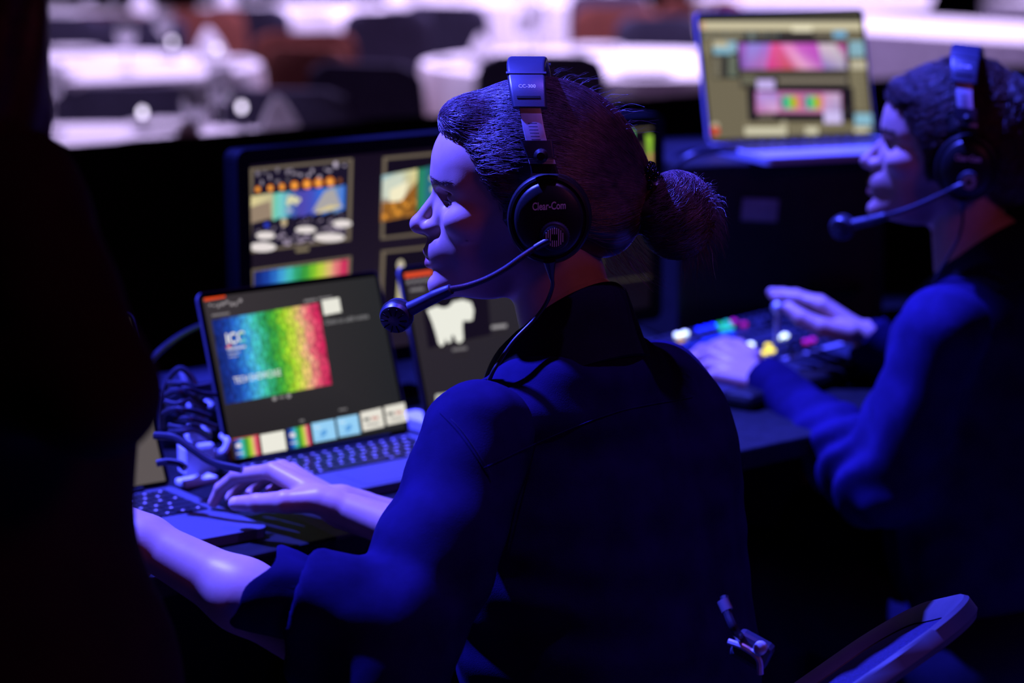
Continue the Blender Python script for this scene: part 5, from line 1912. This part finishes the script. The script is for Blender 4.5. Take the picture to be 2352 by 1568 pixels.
    for k in range(10):
        a = 2 * math.pi * k / 10
        q = Mc @ Vector((22 * math.cos(a), 22 * math.sin(a), 29.5))
        sl.box(q, (17, 2.6, 3), (Mc.to_3x3() @ Matrix.Rotation(a, 3, 'Z')))
    sl.done(fr, org, 'capsule_slots', BLKM, cp)
    bd = FMB(); bd.lathe([(38.3, -3), (39, 0), (39, 10), (38.3, 13)], 36, Mc, False); bd.done(fr, org, 'capsule_band', BLK, cp)
    # cable with strain relief
    K = spline(cable, 40)
    cb = FMB(); cb.tube(K, np.concatenate([np.linspace(15, 8, 5), np.linspace(7, 4.6, 3), np.full(32, 4.6)]), 10); cb.done(fr, org, 'cable', CABLE, root)
    return root

headset(FW, 'black intercom headset with lit steel slider on the woman with the bun',
        boom=[hp(1272, 548, 232), hp(1246, 562, 232), hp(1214, 583, 228), hp(1172, 613, 218), hp(1128, 637, 205), hp(1084, 653, 188), hp(1046, 661, 172)],
        barrel=[hp(1050, 660, 173), hp(1035, 667, 167), hp(1005, 681, 155), hp(962, 703, 140), hp(940, 714, 132)],
        capsule=hp(922, 722, 126), hub=hp(1282, 541, 228),
        cable=[hp(1270, 596, 205), hp(1274, 628, 200), hp(1276, 652, 190), hp(1262, 690, 175), hp(1235, 728, 178), hp(1190, 775, 200), hp(1158, 822, 215), hp(1142, 850, 220), hp(1120, 905, 190)])

# ================================================================== the man
YM = math.radians(14)
FM = Frame(W(2227, 388, 3.48), YM, KW * 1.0, pitch=math.radians(-6))
TM_F = np.array([-0.77, 0.64, 0]); TM_F /= np.linalg.norm(TM_F)
TM_L = np.array([-TM_F[1], TM_F[0], 0])
NBM = W(2268, 600, 3.49)
man = thing('person', 'man with short hair in a black shirt and headset reaching over the switcher', 'person', (float(NBM[0]) + .08, float(NBM[1]) - .08, 0))
def TM(l, f, u):
    return NBM + TM_L * l + TM_F * f + UP * u
SHO_LM = W(2168, 760, 3.33); ELB_LM = W(2030, 1105, 3.40); WRI_LM = W(1762, 878, 3.70)
SHO_RM = W(2420, 780, 3.58); ELB_RM = W(2230, 1000, 3.80); WRI_RM = W(1990, 772, 3.80)
def man_shirt_sdf(P):
    R = np.stack([TM_L, TM_F, UP]).astype(np.float32)
    d = cone(P, TM(.15, .0, -.098), TM(-.15, .0, -.098), .064, .064)
    d = smin(d, ell(P, TM(0, .0, -.075), (.105, .08, .088), R), .05)
    d = smin(d, ell(P, TM(0, -.005, -.27), (.185, .125, .23), R), .05)
    d = smin(d, ell(P, TM(0, -.03, -.47), (.185, .140, .24), R), .06)
    mid = SHO_LM * .5 + ELB_LM * .5
    dl = smin(cone(P, SHO_LM, mid, .066, .060), cone(P, mid, ELB_LM, .060, .066), .02)
    dl = smin(dl, cone(P, ELB_LM, WRI_LM + (ELB_LM - WRI_LM) * .10, .066, .038), .02)
    # cloth sagging under the elbow
    dl = smin(dl, cone(P, ELB_LM + (WRI_LM - ELB_LM) * .18 - UP * .02, ELB_LM + (WRI_LM - ELB_LM) * .42 - UP * .045, .040, .030), .03)
    d = smin(d, dl, .022)
    dr = smin(cone(P, SHO_RM, ELB_RM, .062, .056), cone(P, ELB_RM, WRI_RM + (ELB_RM - WRI_RM) * .12, .055, .038), .02)
    d = smin(d, dr, .022)
    for E_, Wr in ((ELB_LM, WRI_LM), (ELB_RM, WRI_RM)):
        ax = ((Wr - E_) / np.linalg.norm(Wr - E_)).astype(np.float32)
        s_ = (P - E_.astype(np.float32)) @ ax
        w1 = np.exp(-((P - E_ - ax * .06) ** 2).sum(-1) / .012)
        d = d + w1 * .011 * np.sin(s_ * 105 + 2.6 * np.sin(P[:, 2] * 30 + P[:, 0] * 22))
    d = d + .004 * vnoise(P, 24.0, 13) + .002 * vnoise(P, 60.0, 15)
    d = smax(d, -cone(P, TM(0, .03, .02), TM(0, .06, .14), .066, .078), .01)
    return d

def man_build():
    parts = []
    v, f = nets(lambda P: head_sdf(P, True), (-215, -190, -330), (350, 190, 325), 4.0)
    parts.append((FM.w(v), f, head_cols(v, True)))
    spL = dict(s=1.12, wrist=WRI_LM, fore=WRI_LM + (ELB_LM - WRI_LM) * .35, fingers=dict(
        index=[W(1652, 800, 3.79), W(1612, 806, 3.82), W(1590, 822, 3.82), W(1574, 836, 3.82)],
        middle=[W(1636, 818, 3.76), W(1594, 828, 3.78), W(1572, 846, 3.78), W(1558, 860, 3.77)],
        ring=[W(1630, 842, 3.73), W(1592, 852, 3.74), W(1574, 868, 3.74), W(1562, 880, 3.73)],
        pinky=[W(1640, 864, 3.70), W(1610, 876, 3.70), W(1594, 888, 3.70), W(1584, 896, 3.69)],
        thumb=[W(1726, 822, 3.77), W(1694, 800, 3.82), W(1664, 792, 3.85), W(1640, 796, 3.86)]))
    lo, hi = bounds([spL['wrist'], spL['fore']] + [p for q in spL['fingers'].values() for p in q], .05)
    parts.append(part_nets(hand_sdf(spL), lo, hi, .0026, lambda V: hand_cols(V, spL)))
    spR = dict(s=1.10, wrist=WRI_RM, fore=WRI_RM + (ELB_RM - WRI_RM) * .35, fingers=dict(
        index=[W(1890, 702, 3.80), W(1836, 686, 3.82), W(1806, 682, 3.83), W(1780, 682, 3.84)],
        middle=[W(1882, 696, 3.83), W(1828, 680, 3.86), W(1796, 675, 3.87), W(1772, 672, 3.88)],
        ring=[W(1886, 700, 3.86), W(1836, 682, 3.89), W(1806, 680, 3.90), W(1784, 684, 3.91)],
        pinky=[W(1898, 708, 3.89), W(1856, 692, 3.91), W(1832, 692, 3.92), W(1812, 698, 3.93)],
        thumb=[W(1950, 765, 3.77), W(1888, 752, 3.77), W(1842, 730, 3.78), W(1810, 706, 3.80)]))
    lo, hi = bounds([spR['wrist'], spR['fore']] + [p for q in spR['fingers'].values() for p in q], .05)
    parts.append(part_nets(hand_sdf(spR), lo, hi, .0026, lambda V: hand_cols(V, spR)))
    R = np.stack([TM_L, TM_F, UP]).astype(np.float32)
    def torso(P):
        d = ell(P, TM(0, 0, -.24), (.15, .09, .22), R)
        d = smin(d, ell(P, TM(0, -.03, -.5), (.14, .10, .2), R), .05)
        d = smin(d, cone(P, TM(0, 0, .02), TM(0, .0, -.1), .055, .06), .04)
        d = smin(d, limb(P, [TM(.13, 0, -.09), SHO_LM, ELB_LM, WRI_LM], [.05, .045, .04, .028]), .03)
        d = smin(d, limb(P, [TM(-.13, 0, -.09), SHO_RM, ELB_RM, WRI_RM], [.05, .045, .04, .028]), .03)
        return d
    parts.append(part_nets(torso, (.2, 3.0, .4), (1.1, 4.05, 1.12), .013))
    local_mesh('body', parts, man, SKIN)
    for sg in (-1, 1):
        eye_mesh(FM, sg, man)
    # hair: short crop with a fringe
    face = [(320, 330), (296, 214), (268, 188), (222, 170), (176, 120), (150, 88), (126, 40), (112, -34), (84, -40), (70, 10), (20, 20), (-40, -20), (-80, -92), (-250, -110), (-500, -110), (-500, 420), (320, 420)]
    def cap(P):
        l = np.abs(P[:, 1]); Q = np.stack([P[:, 0], l, P[:, 2]], -1)
        d = ell(Q, (30, 0, 110), (236, 172, 216))
        d = smin(d, ell(Q, (194, 0, 198), (74, 114, 48)), 40)
        d = smin(d, ell(Q, (-110, 0, 20), (88, 118, 110)), 40)
        d = smax(d, poly2d(P[:, 0], P[:, 2], face), 12)
        return d
    v, f = nets(cap, (-260, -195, -130), (300, 195, 345), 4.5)
    hobj = local_mesh('hair', [(FM.w(v), f, np.zeros((len(v), 3)))], man, HAIR_M, False)
    rs = np.random.RandomState(17)
    pick = v[rs.choice(len(v), 6500)]
    keep = ell(np.stack([pick[:, 0], np.abs(pick[:, 1]), pick[:, 2]], -1).astype(np.float32), (30, 0, 110), (220, 156, 200)) > 0
    st = pick[keep]
    def target(P):
        t = np.stack([np.where(P[:, 0] > -80, 1.0, -.2), P[:, 1] * .004, np.where(P[:, 0] > 100, -.55, -.30)], -1)
        return t + rs.normal(size=t.shape) * .25
    paths = trace(cap, st, target, 8, 9.0, 2.0, 3, .3)
    lift = np.linspace(0, 1, 8)[None, :, None] ** 1.5
    _, g = grad(cap, paths[:, 0].astype(np.float32), 1.5)
    paths = paths + g[:, None] * lift * (6 + 10 * rs.rand(len(paths), 1, 1))
    strand_obj('hair_strands', FM, paths, .0007, hobj, HAIR_MS, .4)
    pts = []
    for sg in (1, -1):
        for k in range(90):
            t = rs.rand(); q = np.array([270 - 45 * t, sg * (24 + 78 * t), 92 + rs.uniform(-8, 8) * (1 - .5 * t)])
            for _ in range(3):
                d, gg = grad(lambda X: head_sdf(X), q[None].astype(np.float32), 1.0); q = q - gg[0] * (d[0] - .6)
            e = q + np.array([-9, sg * 12, 3 + rs.uniform(-3, 3)])
            pts.append(np.stack([q, (q + e) / 2 + np.array([1.0, 0, 0]), e]))
    strand_obj('eyebrows', FM, np.array(pts), .0003, man, HAIR_M, .3)
    # shirt
    v, f = nets(man_shirt_sdf, (.18, 3.02, .42), (1.12, 4.02, 1.12), .0066)
    shirt = local_mesh('shirt', [(v, f, np.zeros((len(v), 3)))], man, SHIRT, False)
    base = np.array(man.location)
    mb = MB(); rings = []
    nseg = 40
    for (dz, dr, t_) in ((-.012, .010, 0), (.020, .003, 0), (.040, .0015, 0), (.046, .004, 0), (.042, .010, 1), (.018, .019, 1), (-.012, .030, 1), (-.030, .037, 1), (-.033, .034, 1), (.010, .016, 1)):
        ring = []
        for k in range(nseg):
            a = math.radians(-158 + 316 * k / (nseg - 1))
            drop = -.012 - .108 * (1 - math.cos(a)) / 2 - .02 * max(0, (abs(a) - 1.6)) - (.016 * max(0, abs(a) - 1.9) if t_ else 0)
            p = TM(0, .016, .030) - TM_F * math.cos(a) * (.061 + dr) + TM_L * math.sin(a) * (.062 + dr) + UP * (dz + drop) + TM_F * (.03 * max(0, abs(a) - 1.5))
            ring.append(p - base)
        rings.append(ring)
    mb.loft(rings, closed=False).build('collar', COLLARM, shirt)
    for Wr, E_ in ((WRI_LM, ELB_LM), (WRI_RM, ELB_RM)):
        ax = (Wr - E_) / np.linalg.norm(Wr - E_); c0 = Wr - ax * .045
        u1 = np.cross(ax, UP); u1 /= np.linalg.norm(u1); u2 = np.cross(u1, ax)
        mb = MB(); rings = []
        for (s_, r) in ((-.015, .036), (0, .0405), (.02, .042), (.045, .0405), (.047, .038), (.03, .036), (0, .034)):
            rings.append([c0 + ax * s_ + (u1 * math.cos(a) + u2 * math.sin(a)) * r * (1 + .03 * math.sin(3 * a + s_ * 50)) - base for a in [2 * math.pi * k / 30 for k in range(30)]])
        mb.loft(rings).build('cuff', SHIRT, shirt)
    # trousers, shoes
    hip = TM(0, -.06, -.56)
    kneeL = W(1765, 1330, 3.66); kneeR = W(1900, 1210, 3.98)
    hl_ = hip + TM_L * .09; hr_ = hip - TM_L * .09
    def legs(P):
        aL = kneeL + TM_F * .02; aL = np.array([aL[0], aL[1], .09]); aR = kneeR + TM_F * .05; aR = np.array([aR[0], aR[1], .09])
        d = limb(P, [hl_, kneeL, aL], [.105, .074, .055], .03)
        d = smin(d, limb(P, [hr_, kneeR, aR], [.105, .074, .055], .03), .03)
        d = smin(d, ell(P, hip, (.18, .14, .13), R), .04)
        return d + .005 * vnoise(P, 26., 31)
    lo, hi = bounds([hip, kneeL, kneeR], .26)
    lo[2] = .02; hi[2] = .78
    v, f = nets(legs, lo, hi, .010)
    local_mesh('trousers', [(v, f, np.zeros((len(v), 3)))], man, TROUS, False)
    for kn in (kneeL, kneeR):
        h = np.array([kn[0], kn[1], 0]) + TM_F * .05
        def shoe(P):
            return smax(smin(cone(P, h + UP * .05, h + UP * .04 + TM_F * .13, .05, .042), cone(P, h + UP * .08, h + UP * .12, .045, .05), .03), -(P[:, 2]), .004)
        v, f = nets(shoe, h - np.array([.25, .25, .02]), h + np.array([.25, .25, .2]), .009)
        local_mesh('shoe', [(v, f, np.zeros((len(v), 3)))], man, SHOE, False)
    return hip
HIP_M = man_build()

headset(FM, 'black intercom headset worn by the man at the right edge',
        boom=[hp(1272, 548, 232), hp(1246, 562, 232), hp(1214, 583, 228), hp(1172, 610, 218), hp(1128, 636, 205), hp(1084, 658, 188), hp(1052, 672, 172)],
        barrel=[hp(1056, 671, 173), hp(1040, 678, 167), hp(1008, 692, 155), hp(965, 708, 140), hp(945, 716, 132)],
        capsule=hp(926, 722, 126), hub=hp(1282, 541, 228),
        cable=[hp(1270, 596, 205), hp(1274, 628, 200), hp(1278, 660, 196), hp(1272, 710, 190), hp(1250, 770, 180), hp(1225, 830, 170), hp(1215, 870, 150)])

# ================================================================== the standing person at the left edge
def standing():
    D = 1.90
    root = thing('person', 'dark out-of-focus person with long hair standing at the left edge', 'person', (-.42, 1.96, 0))
    SL = W(10, 450, 1.95); EL = W(222, 905, 1.87)
    nb = W(-190, 330, 1.97)
    F_ = np.array([-.30, .95, 0]); L_ = np.array([-.95, -.30, 0])
    R = np.stack([-L_, F_, UP]).astype(np.float32)
    cen = nb + np.array([0, 0, -.22])
    def hips_(u): return np.array([nb[0] - .0, nb[1], nb[2] + u])
    WR = EL + np.array([-.20, .12, .02])
    def jacket(P):
        d = cone(P, nb + L_ * .12 - UP * .05, SL, .055, .050)
        d = smin(d, ell(P, hips_(-.22), (.17, .115, .24), R), .05)
        d = smin(d, ell(P, hips_(-.52) + np.array([.046, 0, 0]), (.165, .125, .24), R), .06)
        d = smin(d, limb(P, [SL, SL * .5 + EL * .5, EL, WR], [.055, .050, .049, .036], .02), .03)
        sr = nb + L_ * .17 - UP * .09; er = sr + np.array([-.05, .02, -.28]); wr = er + np.array([.08, .20, .02])
        d = smin(d, limb(P, [sr, er, wr], [.055, .048, .036], .02), .03)
        return d + .004 * vnoise(P, 26., 41)
    lo, hi = np.array([-.95, 1.60, .62]), np.array([-.10, 2.42, 1.40])
    v, f = nets(jacket, lo, hi, .008)
    local_mesh('jacket', [(v, f, np.zeros((len(v), 3)))], root, JACKET, False)
    # head facing the desk, hands, neck
    FL = Frame(W(-130, -60, 1.95), math.radians(68), KW)
    parts = []
    v, f = nets(lambda P: head_sdf(P), (-215, -190, -330), (350, 190, 325), 6.0)
    parts.append((FL.w(v), f, head_cols(v)))
    for wr in (WR, nb + L_ * .17 - UP * .09 + np.array([.03, .22, -.26])):
        fw = np.array([.2, .97, 0]); sd = np.array([.97, -.2, 0])
        def q(a, b, z): return wr + fw * a + sd * b + UP * z
        sp = dict(wrist=wr, fore=wr - fw * .06, fingers=dict(
            index=[q(.09, .024, 0), q(.13, .026, -.01), q(.15, .026, -.03), q(.155, .026, -.05)], middle=[q(.095, .006, .003), q(.138, .006, -.01), q(.158, .006, -.032), q(.163, .006, -.052)],
            ring=[q(.09, -.014, 0), q(.13, -.015, -.012), q(.148, -.015, -.034), q(.152, -.015, -.05)], pinky=[q(.08, -.032, -.004), q(.11, -.036, -.016), q(.122, -.037, -.032), q(.126, -.037, -.046)],
            thumb=[q(.02, .024, -.01), q(.05, .045, -.02), q(.08, .05, -.03), q(.10, .048, -.04)]))
        lo, hi = bounds([wr, sp['fore']] + [p for z in sp['fingers'].values() for p in z], .05)
        parts.append(part_nets(hand_sdf(sp), lo, hi, .004, lambda V: hand_cols(V, sp)))
    def torso(P):
        d = ell(P, hips_(-.22), (.13, .08, .22), R)
        d = smin(d, ell(P, hips_(-.55), (.13, .09, .2), R), .05)
        d = smin(d, cone(P, nb, nb - UP * .1, .05, .05), .03)
        d = smin(d, limb(P, [SL, EL, WR], [.035, .034, .026]), .03)
        return d
    parts.append(part_nets(torso, (-.95, 1.65, .6), (-.1, 2.4, 1.42), .014))
    local_mesh('body', parts, root, SKIN)
    # long hair over the shoulders
    C = FL.w((0, 0, 0))
    def hair(P):
        Q = ((P - FL.C.astype(np.float32)) @ FL.R.T.astype(np.float32)) / FL.k
        d = ell(Q, (20, 0, 108), (236, 176, 216))
        fall = ell(Q, (-70, 0, -150), (110, 165, 330))
        d = smin(d, fall, 50)
        fc = np.stack([Q[:, 0], np.abs(Q[:, 1]), Q[:, 2]], -1)
        cut = ell(fc, (260, 0, -60), (210, 150, 260))
        d = smax(d, -cut, 20)
        return (d + 6 * np.sin(Q[:, 1] * .09 + .02 * Q[:, 2])) * FL.k
    v, f = nets(hair, C + np.array([-.24, -.24, -.28]), C + np.array([.24, .24, .20]), .005)
    local_mesh('hair', [(v, f, np.zeros((len(v), 3)))], root, mat('auburn_hair', (.035, .010, .008), rough=.5, spec=.3, vary=.4, vscale=120), False)
    def legs(P):
        d = None
        for sg in (1, -1):
            h = hips_(-.60) + L_ * .085 * sg; kn = np.array([h[0], h[1] + .01, .48]); an = np.array([h[0], h[1], .09])
            q_ = limb(P, [h, kn, an], [.10, .068, .052], .03)
            d = q_ if d is None else smin(d, q_, .02)
        return d
    v, f = nets(legs, (-.85, 1.72, .02), (-.1, 2.22, .85), .012)
    local_mesh('trousers', [(v, f, np.zeros((len(v), 3)))], root, TROUS, False)
    for sg in (1, -1):
        h = hips_(0) + L_ * .085 * sg; h[2] = 0
        def shoe(P):
            return smax(smin(cone(P, h + UP * .05, h + UP * .04 + F_ * .13, .05, .042), cone(P, h + UP * .08, h + UP * .12, .045, .05), .03), -(P[:, 2]), .004)
        v, f = nets(shoe, h - np.array([.25, .25, .02]), h + np.array([.25, .25, .2]), .01)
        local_mesh('shoe', [(v, f, np.zeros((len(v), 3)))], root, SHOE, False)
standing()
# ------------------------------------------------------------------ seats
def stool(label, hip, yaw_dir):
    zt = hip[2] - .115
    root = thing('swivel_stool', label, 'stool', (float(hip[0]), float(hip[1]), 0), 0, 'operator stools')
    MB().lathe([(.02, zt - .06), (.17, zt - .06), (.195, zt - .04), (.195, zt - .015), (.17, zt), (.01, zt)], 32).build('seat', CUSH, root)
    MB().lathe([(.025, .09), (.025, .25), (.018, .25), (.018, zt - .06)], 14).build('post', BLK, root)
    for k in range(5):
        a = 2 * math.pi * k / 5 + .3
        MB().tube([(0.02 * math.cos(a), .02 * math.sin(a), .10), (.26 * math.cos(a), .26 * math.sin(a), .065)], [.02, .014], 8).build('base_leg', BLK, root)
        MB().lathe([(.008, -.012), (.026, -.012), (.026, .012), (.008, .012)], 12, Matrix.Translation((.26 * math.cos(a), .26 * math.sin(a), .027)) @ Matrix.Rotation(math.pi / 2, 4, 'X')).build('caster', BLKM, root)
stool('black round stool under the woman with the bun', HIP_W, 0)
stool('black round stool under the man with the headset', HIP_M, 0)

# empty chair whose pale-rimmed backrest shows at the bottom right
def empty_chair():
    tip = W(2284, 1372, 2.44); foot = W(2010, 1566, 2.40)
    back_up = tip - foot
    Lb = np.linalg.norm(back_up)
    a = back_up / Lb
    wd = np.array([.05, .97, -.22]); wd = wd - a * (wd @ a); wd /= np.linalg.norm(wd)
    nrm = np.cross(wd, a)
    base = foot - a * .10
    root = thing('side_chair', 'empty chair with a grey-rimmed mesh backrest at the bottom right', 'chair', (float(base[0]) - .1, float(base[1]) + .16, 0))
    org = np.array(root.location)
    Wd = .25
    # loop in the plane (wd, a)
    loop = []
    H = Lb + .10
    for (x, y) in rrect(Wd, H, .085, 10):
        yy = y + H / 2
        bow = .030 * (1 - (2 * x / Wd) ** 2)
        loop.append(base + wd * (x + Wd / 2 + .0) + a * yy - nrm * bow * 0)
    loop = np.array(loop + loop[:1])
    P = spline(loop, 120)
    c = P.mean(0)
    ring = []
    for p in P[:-1]:
        inw = c - p; inw -= a * 0; inw /= np.linalg.norm(inw)
        prof = [(-.004, -.008), (.0, -.012), (.020, -.009), (.030, -.002), (.030, .003), (.016, .009), (.0, .012), (-.005, .006)]
        ring.append([p + inw * x + nrm * z - org for (x, z) in prof])
    mb = MB()
    n = len(ring); k_ = len(ring[0])
    vs = [q for r in ring for q in r]; fs = []
    for i in range(n):
        for k in range(k_):
            fs.append((i * k_ + k, i * k_ + (k + 1) % k_, ((i + 1) % n) * k_ + (k + 1) % k_, ((i + 1) % n) * k_ + k))
    mb.add(vs, fs)
    rim = mb.build('backrest_frame', mat('grey_chair_plastic', (.055, .048, .065), rough=.5, spec=.4, vary=.1), root)
    inner = [p + (c - p) / np.linalg.norm(c - p) * .026 - org for p in P[:-1]]
    m2 = MB(); m2.add([c - org - nrm * .012] + inner, [(0, i + 1, (i + 1) % n + 1) for i in range(n)])
    m2.build('backrest_mesh', mat('navy_chair_mesh', (.014, .010, .05), rough=.7, spec=.3, vary=.5, vscale=400, bump=.9, bscale=900), root)
    sc = base + wd * Wd / 2 - np.array([.22, -.02, 0]); sz = .45
    MB().prism(rrect(.44, .42, .08, 6, sc[0] - org[0], sc[1] - org[1]), sz - .05, sz).build('seat', TROUS, root)
    bp = base + wd * Wd / 2 - org
    MB().tube(spline([bp + a * .06, bp - a * .06, np.array([bp[0] - .06, bp[1], sz - .03]), np.array([sc[0] - org[0], sc[1] - org[1], sz - .04])], 16), .02, 10).build('back_post', BLK, root)
    for sx in (-1, 1):
        for sy in (-1, 1):
            MB().tube([(sc[0] - org[0] + sx * .17, sc[1] - org[1] + sy * .16, sz - .04), (sc[0] - org[0] + sx * .20, sc[1] - org[1] + sy * .19, 0)], .012, 8).build('leg', CHAIRF, root)
empty_chair()

# belt pack hanging at her hip
def belt_pack():
    p = W(1728, 1492, 2.46)
    root = thing('belt_pack', 'glossy intercom belt pack lit blue at her hip', 'intercom pack', tuple(p), math.radians(-20))
    t = Matrix.Rotation(math.radians(24), 3, 'Y')
    MB().box((0, 0, 0), (.040, .022, .030), t, .006).build('case', BLKS, root)
    MB().tube(spline([(-.022, -.012, .010), (-.004, -.014, .006), (.010, -.014, -.004), (.012, -.013, -.020)], 12), .0035, 8).build('clip', STEEL, root)
    MB().lathe([(.007, 0), (.007, .006), (.004, .008)], 14, Matrix.Translation((.012, -.012, .008)) @ Matrix.Rotation(math.pi / 2, 4, 'X')).build('volume_knob', STEEL, root)
    a = W(1664, 1370, 2.44) - p
    Rz = Matrix.Rotation(math.radians(20), 3, 'Z')
    def loc(v): return tuple(Rz @ Vector(v))
    MB().tube(spline([loc(a), loc(W(1672, 1410, 2.43) - p), loc(W(1690, 1450, 2.425) - p), (-.012, 0, .012)], 16), .0045, 8).build('cable', CABLE, root)
    q = [loc(W(1660, 1378, 2.437) - p), loc(W(1671, 1402, 2.433) - p)]
    MB().tube(q, .0062, 10).build('cable_tag', mat('grey_cable_tag', (.10, .09, .12), rough=.6), root)
belt_pack()

# ------------------------------------------------------------------ things on the desk behind the left laptop
def cable(label, pts, r, m=CABLE, n=48, group='loose cables on the desk'):
    o = MB().tube(spline(pts, n), r, 8).build('cable', m)
    return tag(o, label, 'cable', group)
def zd(x, y, z=DESK_Z):
    return ONZ(x, y, z)
def adapter():
    p = zd(452, 1092)
    root = thing('power_adapter', 'white power adapter block with plug standing behind the left laptop', 'power adapter', (p[0], p[1], DESK_Z), math.radians(25))
    MB().box((0, 0, .024), (.042, .040, .046), None, .006).build('body', WHITEP, root)
    MB().box((.004, .004, .056), (.030, .028, .020), Matrix.Rotation(.2, 3, 'Y'), .005).build('plug_head', WHITEP, root)
    MB().tube(spline([(.022, -.01, .03), (.034, -.014, .034), (.040, -.012, .045), (.036, 0, .052)], 12), .0045, 8).build('cord_hook', WHITEP, root)
    MB().tube(spline([(.004, .004, .064), (.002, .006, .09), (-.006, .012, .12), (-.01, .02, .14)], 14), .0055, 8).build('cord', mat('pale_cord', (.30, .30, .36), rough=.4), root)
    o = MB().box((0, 0, .005), (.052, .026, .010), None, .003).build('dongle', WHITEP); q = zd(452, 1112); o.location = (q[0], q[1], DESK_Z); o.rotation_euler = (0, 0, .7)
    tag(o, 'flat white dongle lying in front of the power adapter', 'dongle')
    o = MB().box((0, 0, .009), (.030, .014, .018), None, .002).build('white_plug', WHITEP); q = zd(492, 1062); o.location = (q[0] , q[1], DESK_Z); o.rotation_euler = (0, .3, .9)
    tag(o, 'small white plug lying right of the power adapter', 'plug')
adapter()
# patch box with cable loops
def patch_box():
    p = zd(430, 1000)
    root = thing('patch_box', 'blue-lit black connector box under the tangle of cables', 'connector box', (p[0], p[1], DESK_Z), YAW)
    MB().box((0, 0, .040), (.15, .10, .08), None, .004).build('case', BLKS, root)
    MB().box((0, 0, .083), (.146, .096, .006), None, .002).build('lid', BLKS, root)
    for k in range(5):
        MB().lathe([(.007, 0), (.007, .012), (.0045, .014), (.0045, .022)], 12, Matrix.Translation((-.055 + .027 * k, -.05, .055)) @ Matrix.Rotation(math.pi / 2, 4, 'X')).build('connector', STEEL, root)
    for k in range(4):
        MB().box((-.05 + .033 * k, -.052, .025), (.020, .006, .014), None, .001).build('port', WHITEP if k % 2 else BLK, root)
patch_box()
rsC = random.Random(12)
def P3(x, y, d): return W(x, y, d)
cable('thick black cable arching behind the laptop towards the adapter', [P3(355, 1000, 2.98), P3(400, 1005, 2.97), P3(440, 1030, 2.96), P3(490, 1062, 2.95), P3(556, 1078, 2.94)], .0050)
cable('cable rising in a tall loop above the tangle', [zd(372, 985, DESK_Z + .09), P3(372, 920, 3.10), P3(388, 870, 3.10), P3(414, 846, 3.10), P3(440, 866, 3.10), P3(452, 900, 3.10), P3(450, 940, 3.11), zd(452, 985, DESK_Z + .09)], .0040)
cable('cable slanting up to the left behind the rainbow-slide laptop', [P3(335, 838, 3.16), P3(380, 795, 3.24), P3(430, 762, 3.34), P3(478, 745, 3.42), P3(530, 752, 3.45)], .0045)
for k in range(9):
    x0 = 372 + rsC.uniform(0, 30); y0 = 880 + 14 * k; d = 3.08 - .005 * k
    cable(['topmost', 'second from top', 'third from top', 'fourth from top', 'fifth from top', 'sixth from top', 'seventh from top', 'second lowest', 'lowest'][k] + ' of the short black cables tangled on the connector box', [P3(x0, y0, d), P3(x0 + 30, y0 + rsC.uniform(-10, 8), d - .01), P3(x0 + 60, y0 + rsC.uniform(-6, 16), d), P3(x0 + 95, y0 + rsC.uniform(0, 26), d + .01)], rsC.choice([.004, .005, .0035]), group='tangled cables on the connector box')
cable('black cable coiled low between adapter and left laptop', [P3(360, 1064, 2.99), P3(385, 1060, 2.99), P3(412, 1064, 2.985), P3(425, 1075, 2.98)], .0045)
# hub between the two dark laptops
def hub():
    p = zd(968, 985)
    root = thing('usb_hub', 'slim hub with bright top between the two dark laptops', 'hub', (p[0], p[1], DESK_Z), yA)
    MB().box((0, 0, .010), (.040, .075, .020), None, .003).build('case', ALUS, root)
    MB().box((0, -.038, .010), (.030, .002, .010)).build('port', BLKM, root)
hub()
# cable hanging from the raised laptop
cable('blue-lit cable drooping from the raised silver laptop', [W(1690, 345, 4.02), W(1640, 343, 3.99), W(1596, 354, 3.97), W(1556, 380, 3.97), W(1536, 430, 3.98), W(1530, 520, 3.99)], .0055)
cable('thin cable behind the raised laptop running to the left', [W(1660, 338, 4.20), W(1580, 345, 4.18), W(1530, 375, 4.15), W(1515, 440, 4.12)], .005)
